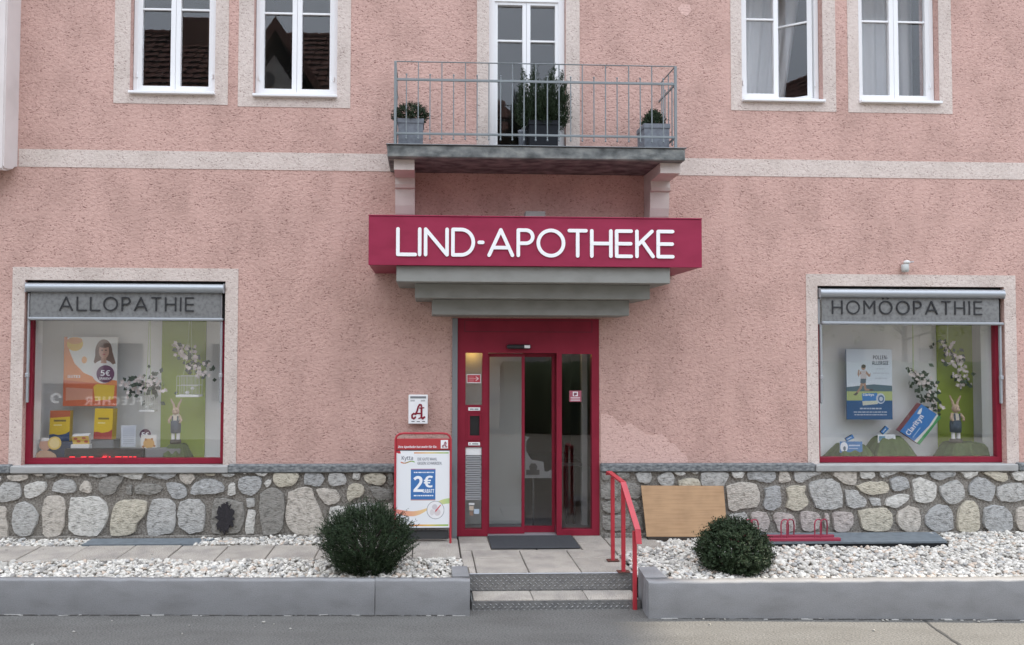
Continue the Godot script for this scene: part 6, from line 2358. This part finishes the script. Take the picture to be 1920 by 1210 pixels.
func make_right_display() -> void:
	var st := S()
	var t := thing("lime_panel", "lime green hanging panel on the back of the right shop window", "panel", Vector3(6.75, 1.03, -0.7), "lime panels in the shop windows")
	cbox(st, 6.52, 6.985, 1.035, 2.98, -0.697, -0.68, 0.003)
	part("panel", st, M.lime, t)
	# runner poster
	var im := canvas(200, 300, lin(0.66, 0.72, 0.78))
	area(im, [0, 0, 1, 0, 1, 0.4, 0, 0.5], lin(0.62, 0.69, 0.76))
	area(im, [0, 0.54, 0.3, 0.52, 0.6, 0.5, 1, 0.52, 1, 0.62, 0, 0.62], lin(0.1, 0.16, 0.2))
	area(im, [0, 0.6, 1, 0.6, 1, 0.75, 0, 0.75], lin(0.42, 0.48, 0.2))
	area(im, [0, 0.73, 1, 0.73, 1, 1, 0, 1], lin(0.03, 0.1, 0.25))
	var skin := lin(0.4, 0.24, 0.17)
	oval(im, 0.37, 0.26, 0.048, 0.035, skin)
	oval(im, 0.375, 0.242, 0.05, 0.026, lin(0.06, 0.05, 0.04))
	area(im, [0.3, 0.31, 0.42, 0.3, 0.46, 0.32, 0.43, 0.43, 0.31, 0.43], lin(0.55, 0.5, 0.52))
	area(im, [0.3, 0.31, 0.33, 0.34, 0.27, 0.38, 0.29, 0.3, 0.26, 0.29, 0.24, 0.36, 0.27, 0.4], skin)
	area(im, [0.44, 0.31, 0.5, 0.36, 0.53, 0.34, 0.52, 0.39, 0.48, 0.39, 0.42, 0.34], skin)
	area(im, [0.31, 0.42, 0.43, 0.42, 0.42, 0.49, 0.36, 0.5, 0.3, 0.48], lin(0.1, 0.14, 0.18))
	area(im, [0.31, 0.48, 0.37, 0.49, 0.33, 0.56, 0.24, 0.63, 0.21, 0.61, 0.28, 0.55], skin)
	area(im, [0.36, 0.49, 0.42, 0.48, 0.43, 0.56, 0.52, 0.57, 0.53, 0.59, 0.4, 0.59], skin)
	area(im, [0.14, 0.65, 0.22, 0.61, 0.25, 0.63, 0.2, 0.66], lin(0.1, 0.08, 0.08))
	area(im, [0.5, 0.565, 0.58, 0.57, 0.58, 0.59, 0.5, 0.59], lin(0.1, 0.08, 0.08))
	area(im, [0.33, 0.63, 0.67, 0.62, 0.68, 0.78, 0.35, 0.8], lin(0.05, 0.2, 0.5))
	area(im, [0.34, 0.74, 0.68, 0.73, 0.68, 0.78, 0.35, 0.8], lin(0.6, 0.62, 0.5))
	oval(im, 0.74, 0.7, 0.1, 0.075, lin(0.55, 0.6, 0.68))
	oval(im, 0.75, 0.705, 0.07, 0.055, lin(0.1, 0.18, 0.32))
	oval(im, 0.75, 0.705, 0.04, 0.03, lin(0.55, 0.6, 0.68))
	t = thing("runner_poster", "blue and white poster of a runner hanging in the right shop window", "poster", Vector3(5.52, 1.55, -0.5))
	print_board(t, 5.235, 5.815, 1.542, 2.417, -0.5, 0.02, printed(im), mat(lin(0.1, 0.16, 0.28), 0.6))
	print_text(t, "POLLEN-", Vector3(5.575, 2.29, -0.499), 0.19, 0.05, M.navy_ink, true)
	print_text(t, "ALLERGIE", Vector3(5.56, 2.222, -0.499), 0.21, 0.05, M.navy_ink, true)
	print_text(t, "Clarityn", Vector3(5.44, 1.826, -0.499), 0.14, 0.04, M.white_ink, true)
	st = S()
	for q in [[5.62, 5.72, 2.165], [5.575, 5.78, 2.11], [5.6, 5.76, 2.045], [5.4, 5.68, 1.67], [5.32, 5.75, 1.628], [5.33, 5.74, 1.595]]:
		var x: float = q[0]
		var h := 0.017 if q[2] > 1.65 else 0.013
		while x < q[1]:
			var l := rng.randf_range(0.012, 0.05)
			box(st, x, minf(x + l, q[1]), q[2], q[2] + h, -0.4996, -0.499)
			x += l + 0.008
	part("small_print", st, mat(lin(0.5, 0.55, 0.62), 0.6), t)
	for x in [5.33, 5.72]:
		st = S()
		tube(st, [Vector3(x, 2.417, -0.51), Vector3(x, 3.05, -0.51)], 0.0015, 4)
		part("hanging_line", st, M.paper, t)
	# large tilted medicine carton hanging on lines
	im = canvas(160, 112, lin(0.04, 0.19, 0.5))
	area(im, [0, 0.72, 0.6, 0.82, 1, 0.78, 1, 1, 0, 1], lin(0.7, 0.7, 0.66))
	area(im, [0, 0.86, 0.7, 0.9, 1, 0.86, 1, 1, 0, 1], lin(0.06, 0.3, 0.1))
	area(im, [0.7, 0.12, 0.82, 0.08, 0.93, 0.12, 0.84, 0.2, 0.74, 0.24], lin(0.8, 0.82, 0.84))
	area(im, [0.06, 0.56, 0.42, 0.56, 0.42, 0.6, 0.06, 0.6], lin(0.4, 0.55, 0.75))
	var turn := Basis.from_euler(Vector3(0.0, -0.28, 0.0)) * Basis(Vector3(0, 0, 1), deg_to_rad(55.0)) * Basis(Vector3(1, 0, 0), 0.12)
	t = carton("medicine_carton", "big blue medicine carton hung aslant in the right shop window", Vector3(6.09, 1.5, -0.42), 0.42, 0.28, 0.12, turn, printed(im), mat(lin(0.3, 0.06, 0.08), 0.5), [["Clarityn", -0.19, 0.0, 0.29, 0.085, M.white_ink]])
	st = S()
	for e in [Vector3(-0.02, 0.13, 0), Vector3(0.19, 0.1, 0)]:
		var p: Vector3 = Vector3(6.09, 1.5, -0.42) + turn * e
		tube(st, [p, Vector3(p.x, 3.05, p.z)], 0.0015, 4)
	part("hanging_line", st, M.paper, t)
	cloth_mound("green_cloth", "low green cloth mound at the left of the right window", 4.95, 5.55, -0.68, -0.2, 1.03, 1.255, 0.3, 8)
	cloth_mound("green_cloth", "taller green cloth mound in the middle of the right window", 5.4, 6.05, -0.69, -0.22, 1.03, 1.345, 0.28, 9)
	cloth_mound("green_cloth", "green cloth over the block under the right window's hare", 6.32, 6.95, -0.62, -0.2, 1.03, 1.272, 0.5, 10)
	var blue := canvas(48, 32, lin(0.04, 0.2, 0.5))
	area(blue, [0, 0.7, 1, 0.8, 1, 1, 0, 1], lin(0.7, 0.72, 0.7))
	area(blue, [0.15, 0.25, 0.75, 0.25, 0.75, 0.42, 0.15, 0.42], lin(0.7, 0.75, 0.8))
	var blue_print := printed(blue)
	var tilt := Basis(Vector3(0, 0, 1), deg_to_rad(28.0))
	carton("small_carton", "small blue carton tilted on the low green mound", Vector3(5.235, 1.312, -0.45), 0.1, 0.06, 0.03, tilt, blue_print, M.navy_ink)
	carton("small_carton", "small blue carton tilted on the taller green mound", Vector3(5.71, 1.405, -0.5), 0.1, 0.065, 0.03, Basis(Vector3(0, 0, 1), deg_to_rad(48.0)), blue_print, M.navy_ink)
	im = canvas(96, 40, lin(0.06, 0.2, 0.45))
	oval(im, 0.18, 0.5, 0.17, 0.46, lin(0.75, 0.78, 0.8))
	oval(im, 0.2, 0.62, 0.06, 0.2, lin(0.12, 0.16, 0.2))
	area(im, [0.4, 0.3, 0.9, 0.3, 0.9, 0.42, 0.4, 0.42], lin(0.5, 0.6, 0.75))
	area(im, [0.4, 0.6, 0.8, 0.6, 0.8, 0.68, 0.4, 0.68], lin(0.45, 0.55, 0.7))
	t = thing("shelf_card", "blue card with a white round picture on the low green mound", "card", Vector3(5.17, 1.15, -0.3))
	print_board(t, 5.031, 5.31, 1.16, 1.295, -0.3, 0.006, printed(im), M.paper)
	im = canvas(96, 40, lin(0.75, 0.77, 0.78))
	area(im, [0.06, 0.2, 0.42, 0.2, 0.42, 0.8, 0.06, 0.8], lin(0.12, 0.28, 0.4))
	for k in 3:
		area(im, [0.5, 0.28 + k * 0.2, 0.92, 0.28 + k * 0.2, 0.92, 0.34 + k * 0.2, 0.5, 0.34 + k * 0.2], lin(0.45, 0.5, 0.55))
	t = thing("shelf_card", "white card with a blue picture on the taller green mound", "card", Vector3(5.65, 1.28, -0.36))
	print_board(t, 5.541, 5.761, 1.27, 1.372, -0.36, 0.006, printed(im), M.paper)
	blossom_cluster("blossom_branch", "leafy blossom branch hanging above the tilted blue carton", [Vector3(6.1, 2.14, -0.52), Vector3(6.22, 2.02, -0.5), Vector3(6.3, 1.86, -0.5), Vector3(6.4, 1.66, -0.52)], 90, 48, 0.05, Vector3(6.1, 3.05, -0.52))
	blossom_cluster("blossom_branch", "white blossom branch hanging in front of the right lime panel", [Vector3(6.55, 2.46, -0.52), Vector3(6.62, 2.32, -0.5), Vector3(6.68, 2.14, -0.5), Vector3(6.78, 1.96, -0.52)], 36, 62, 0.062, Vector3(6.55, 3.05, -0.52))
	hare("hare figurine standing at the right of the right shop window", Vector3(6.515, 1.277, -0.35), 0.58)

# ---------------------------------------------------------------- inside the entrance
func make_shop_inside() -> void:
	var t := thing("entrance_lobby", "dim lobby walls and floor seen through the sliding doors", "room", Vector3(1.2, 0.2, -2))
	var st := S()
	box(st, 0.0, 3.0, 0.2, 0.25, -7.0, -0.2)
	part("floor", st, mat(lin(0.16, 0.16, 0.17), 0.35), t)
	st = S()
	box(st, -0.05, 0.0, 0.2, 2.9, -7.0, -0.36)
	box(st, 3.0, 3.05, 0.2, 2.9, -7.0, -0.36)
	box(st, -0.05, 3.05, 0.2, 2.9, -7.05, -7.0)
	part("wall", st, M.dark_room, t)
	st = S()
	box(st, -0.05, 3.05, 2.9, 2.95, -7.05, -0.36)
	part("ceiling", st, M.inner_wall, t)
	t = thing("screen_wall", "pale grey partition standing behind the left sliding door", "partition", Vector3(0.7, 0.25, -0.6))
	st = S()
	cbox(st, 0.3, 1.19, 0.25, 2.9, -0.66, -0.6, 0.006)
	part("panel", st, mat(lin(0.42, 0.44, 0.42), 0.85), t)
	t = thing("grey_pillar", "slim grey upright seen through the right door pane", "post", Vector3(1.95, 0.25, -0.55))
	st = S()
	cbox(st, 1.915, 1.985, 0.25, 2.9, -0.6, -0.52, 0.004)
	part("shaft", st, mat(lin(0.36, 0.38, 0.38), 0.7), t)
	t = thing("bar_table", "tall black table with thin legs behind the right door pane", "table", Vector3(1.75, 0.25, -0.6))
	st = S()
	cbox(st, 1.6, 1.9, 0.98, 1.02, -0.8, -0.45, 0.005)
	part("top", st, M.black, t)
	for x in [1.64, 1.74, 1.83]:
		st = S()
		cbox(st, x - 0.013, x + 0.013, 0.25, 0.98, -0.6, -0.575, 0.003)
		part("leg", st, M.black, t)
	# back of a cut-out cardboard display
	t = thing("cardboard_display", "grey back of a cut-out cardboard display behind the right sliding door", "display", Vector3(1.35, 0.25, -0.3))
	var px := [[740, 150], [785, 152], [752, 190], [744, 240], [752, 290], [770, 330], [800, 378], [920, 398], [930, 492], [975, 492], [978, 478], [1012, 476], [1016, 556], [736, 558]]
	var poly := PackedVector2Array()
	for p in px:
		poly.append(Vector2(1.185 + (p[0] - 736) / 1526.0 * 1.86, 0.86 + (558 - p[1]) / 1210.0 * 1.47))
	st = S()
	prism(st, poly, -0.31, -0.305)
	part("card", st, mat(lin(0.2, 0.205, 0.205), 0.9), t)
	st = S()
	prism(st, PackedVector2Array([Vector2(1.2, 0.9), Vector2(1.36, 0.9), Vector2(1.36, 0.96), Vector2(1.325, 0.96), Vector2(1.335, 1.0), Vector2(1.31, 1.035), Vector2(1.26, 1.035), Vector2(1.235, 1.0), Vector2(1.245, 0.96), Vector2(1.2, 0.96)]), -0.304, -0.302)
	part("dark_opening", st, M.black, t)
	st = S()
	cbox(st, 1.28, 1.3, 0.25, 0.87, -0.34, -0.33, 0.002)
	part("strut", st, M.dark_panel, t)
	# warm ceiling lamps
	for q in [[0.56, 2.6, -0.5, "left"], [1.3, 2.72, -1.6, "middle"], [1.83, 2.62, -0.9, "right"]]:
		t = thing("ceiling_lamp", "warm lit %s ceiling lamp behind the door glass" % q[3], "lamp", Vector3(q[0], 2.9, q[2]), "warm lamps in the lobby")
		st = S()
		var w := 0.11
		cbox(st, q[0] - w, q[0] + w, q[1] - 0.16, q[1] - 0.03, q[2] - 0.06, q[2] + 0.02, 0.006)
		var glow := mat(lin(0.7, 0.5, 0.2), 0.6)
		glow.emission_enabled = true
		glow.emission = Color(1.0, 0.78, 0.42)
		glow.emission_energy_multiplier = 0.42
		part("lamp_shade", st, glow, t)
		st = S()
		tube(st, [Vector3(q[0], q[1] - 0.03, q[2] - 0.02), Vector3(q[0], 2.9, q[2] - 0.02)], 0.008, 6)
		part("rod", st, M.black, t)
		var l := OmniLight3D.new()
		l.name = "lamp_light"
		l.light_color = Color(1.0, 0.78, 0.42)
		l.light_energy = 0.012
		l.light_size = 0.06
		l.omni_range = 6.0
		l.shadow_enabled = true
		t.add_child(l)
		l.position = Vector3(0, q[1] - 0.25 - 2.9, 0.0)

# ---------------------------------------------------------------- what the panes mirror
func make_across_the_street() -> void:
	var t := thing("opposite_house", "house with a dark tiled roof and round gable window mirrored in the upper left windows", "house", Vector3(-6, 0, 15))
	var st := S()
	panel(st, -15.0, 1.6, 0.0, 8.4, 11.35, 11.6, [])
	box(st, -15.0, 1.6, 0.0, 8.4, 18.4, 18.65)
	box(st, -15.0, -14.75, 0.0, 8.4, 11.6, 18.4)
	box(st, 1.35, 1.6, 0.0, 8.4, 11.6, 18.4)
	part("wall", st, M.house_wall, t)
	# courses of tiles: every tile a slightly tilted, rounded plate on the slope
	st = S()
	var e0 := Vector3(0, 8.1, 11.0)
	var e1 := Vector3(0, 12.15, 15.0)
	quad(st, Vector3(-15.4, 8.0, 19.0), Vector3(2.9, 8.0, 19.0), Vector3(0.2, 12.1, 15.0), Vector3(-13, 12.1, 15.0))
	quad(st, Vector3(-15.4, 8.06, 11.0), Vector3(2.9, 8.06, 11.0), Vector3(0.2, 12.1, 15.0), Vector3(-13, 12.1, 15.0))
	tri(st, Vector3(2.9, 8.06, 11.0), Vector3(2.9, 8.0, 19.0), Vector3(0.2, 12.1, 15.0))
	tri(st, Vector3(-15.4, 8.0, 19.0), Vector3(-15.4, 8.06, 11.0), Vector3(-13, 12.1, 15.0))
	part("roof", st, M.roof_tile, t)
	st = S()
	var rows := 17
	for r in rows:
		var a := e0.lerp(e1, float(r) / rows)
		var b := e0.lerp(e1, (r + 1.12) / rows)
		var xr := lerpf(2.9, 0.25, float(r) / rows)
		var xl := lerpf(-15.4, -13.0, float(r) / rows)
		var x := xl + (0.14 if r % 2 else 0.0)
		while x < xr - 0.28:
			var j := rng.randf_range(0.0, 0.03)
			var n := Vector3(0, 0.06 + j, -0.05 - j)
			var m := Vector3(0, 0.02, -0.015)
			quad(st, Vector3(x + 0.02, b.y, b.z) + m, Vector3(x + 0.14, b.y, b.z) + m * 2.0, Vector3(x + 0.14, a.y - 0.04, a.z) + n * 1.3, Vector3(x + 0.02, a.y, a.z) + n)
			quad(st, Vector3(x + 0.14, b.y, b.z) + m * 2.0, Vector3(x + 0.26, b.y, b.z) + m, Vector3(x + 0.26, a.y, a.z) + n, Vector3(x + 0.14, a.y - 0.04, a.z) + n * 1.3)
			x += 0.27
	part("roof_tiles", st, M.roof_tile, t).set_meta("kind", "stuff")
	st = S()
	var rx := -13.0
	while rx < 0.0:
		tube(st, [Vector3(rx, 12.18, 15.0), Vector3(rx + 0.36, 12.22, 15.0)], 0.12, 8)
		rx += 0.34
	part("ridge_tiles", st, M.roof_tile, t).set_meta("kind", "stuff")
	st = S()
	cbox(st, -7.55, -6.7, 11.0, 12.5, 14.4, 15.0, 0.03)
	part("chimney", st, mat(lin(0.1, 0.05, 0.04), 0.9), t)
	# cross gable with a round window
	st = S()
	prism(st, PackedVector2Array([Vector2(-6.0, 7.2), Vector2(-2.1, 7.2), Vector2(-4.05, 10.12)]), 11.1, 11.35)
	part("gable", st, M.house_wall, t)
	st = S()
	prism(st, PackedVector2Array(arc_poly(Vector2(-4.22, 9.45), 0.2)), 11.04, 11.098)
	part("round_window", st, M.dark_panel, t)
	st = S()
	for s in [[-6.05, -3.95], [-1.85, -3.95]]:
		var p := Vector3(s[0], 7.8, 10.7)
		var q := Vector3(s[1], 10.98, 10.7)
		var back := Vector3(0, 0, 4.2)
		quad(st, p, q, q + back, p + back)
		quad(st, p + Vector3(0, -0.25, 0), q + Vector3(0, -0.35, 0), q, p)
		quad(st, p + Vector3(0, -0.25, 0), q + Vector3(0, -0.35, 0), q + back + Vector3(0, -0.35, 0), p + back + Vector3(0, -0.25, 0))
	part("gable_roof", st, M.roof_tile, t)
	for x in [-13.5, -11.0, -8.4, -5.6, -3.2, -0.6]:
		for y in [1.0, 4.4]:
			st = S()
			cbox(st, x, x + 1.0, y, y + 1.5, 11.3, 11.349, 0.01)
			part("window", st, M.dark_panel, t)
	# a second, plainer house farther back on the right
	t = thing("far_house", "plain brown-roofed house behind the hedge across the street", "house", Vector3(15, 0, 27))
	st = S()
	box(st, 5.0, 27.0, 0.0, 6.8, 23.0, 31.0)
	part("wall", st, mat(lin(0.3, 0.28, 0.25), 0.9), t)
	st = S()
	prism_x(st, [[22.5, 6.7], [27.0, 10.6], [31.5, 6.7]], 4.6, 27.4)
	part("roof", st, M.roof_tile, t)
	for x in [7.0, 10.5, 14.0, 17.5, 21.0, 24.5]:
		for y in [1.0, 4.0]:
			st = S()
			cbox(st, x, x + 1.1, y, y + 1.5, 22.94, 22.999, 0.01)
			part("window", st, M.dark_panel, t)
	# dark board with white lettering
	t = thing("advertising_board", "dark advertising board with white lettering mirrored in the left shop window", "board", Vector3(-8.4, 0, 11))
	st = S()
	cbox(st, -9.75, -7.2, 0.12, 1.47, 10.95, 11.0, 0.01)
	part("board", st, M.dark_panel, t)
	st = S()
	for x in [-9.6, -7.4]:
		box(st, x, x + 0.08, 0.0, 1.5, 11.0, 11.06)
	part("post", st, M.alu_dull, t)
	var back_turn := Basis(Vector3.UP, PI)
	print_text(t, "FLECHER", Vector3(-7.25, 0.92, 10.945), 1.45, 0.22, M.white_ink, true, false, 0.0, back_turn)
	st = S()
	for k in 20:
		var a := TAU * k / 24.0
		var b := TAU * (k + 1) / 24.0
		var c := Vector2(-9.42, 1.1)
		prism(st, PackedVector2Array([c + Vector2(cos(a), sin(a)) * 0.13, c + Vector2(cos(b), sin(b)) * 0.13, c + Vector2(cos(b), sin(b)) * 0.08, c + Vector2(cos(a), sin(a)) * 0.08]), 10.94, 10.948)
	part("round_logo", st, M.white_ink, t)
	# clipped hedge along the far pavement
	t = thing("street_hedge", "dark clipped hedge mirrored low in the door panes", "hedge", Vector3(13, 0, 13.5))
	st = S()
	var hn := FastNoiseLite.new()
	hn.seed = 77
	hn.frequency = 1.3
	st.set_smooth_group(2)
	var prof := [[12.7, 0.0], [12.65, 0.7], [12.68, 1.4], [12.85, 1.95], [13.4, 2.05], [14.0, 1.9], [14.1, 0.0]]
	for i in 150:
		for k in prof.size() - 1:
			var v := []
			for q in [[i, k + 1], [i + 1, k + 1], [i + 1, k], [i, k]]:
				var hx: float = 2.2 + q[0] * 0.15
				var w := hn.get_noise_2d(hx * 4.0, q[1] * 9.0) * 0.16
				v.append(Vector3(hx, prof[q[1]][1] + w * (0.0 if prof[q[1]][1] == 0.0 else 1.0), prof[q[1]][0] + w))
			quad(st, v[1], v[0], v[3], v[2])
	part("foliage", st, mat(lin(0.02, 0.035, 0.015), 0.9), t)
	# trees
	for q in [[13.2, 17.5, 4.2, 2.3, "spring tree mirrored in the upper part of the right shop window", 7], [17.5, 18.5, 5.0, 2.6, "bare-branched spring tree mirrored at the right of the right shop window", 8], [21.0, 22.0, 9.5, 3.0, "tall tree whose tip is mirrored in the upper right windows", 9]]:
		street_tree(q[0], q[1], q[2], q[3], q[4], q[5])

func street_tree(x: float, z: float, crown_y: float, r: float, label: String, sd: int) -> void:
	var t := thing("street_tree", label, "tree", Vector3(x, 0, z), "trees across the street")
	var st := S()
	tube(st, [Vector3(x, -0.1, z), Vector3(x + 0.05, crown_y * 0.5, z), Vector3(x - 0.05, crown_y + r * 0.6, z)], 0.16, 8, 0.05)
	part("trunk", st, M.bark, t)
	st = S()
	var ends := []
	for k in 16:
		var a := TAU * k / 16.0 + rng.randf() * 0.4
		var y := crown_y * rng.randf_range(0.55, 1.0)
		var b := Vector3(x, y, z)
		var e := b + Vector3(cos(a) * r * rng.randf_range(0.6, 1.0), rng.randf_range(0.4, 1.0) * r * 0.7, sin(a) * r * rng.randf_range(0.6, 1.0))
		var m := b.lerp(e, 0.5) + Vector3(0, -0.15, 0)
		tube(st, [b, m, e], 0.05, 5, 0.012)
		ends.append([m, e])
	part("limb", st, M.bark, t)
	var sp := []
	for e in ends:
		for k in 26:
			var p: Vector3 = e[0].lerp(e[1], rng.randf_range(0.1, 1.1)) + Vector3(rng.randfn(), rng.randfn(), rng.randfn()) * r * 0.17
			sp.append({"at": p, "dir": Vector3(rng.randfn(), rng.randfn() + 0.3, rng.randfn()).normalized(), "len": 0.35, "n": 9, "l": 0.11, "w": 0.07, "forward": 0.6})
	piece("crown", foliage_mesh(sp, Color(0.12, 0.15, 0.06), Color(0.34, 0.38, 0.2)), M.leaf, t, -t.position).set_meta("kind", "stuff")
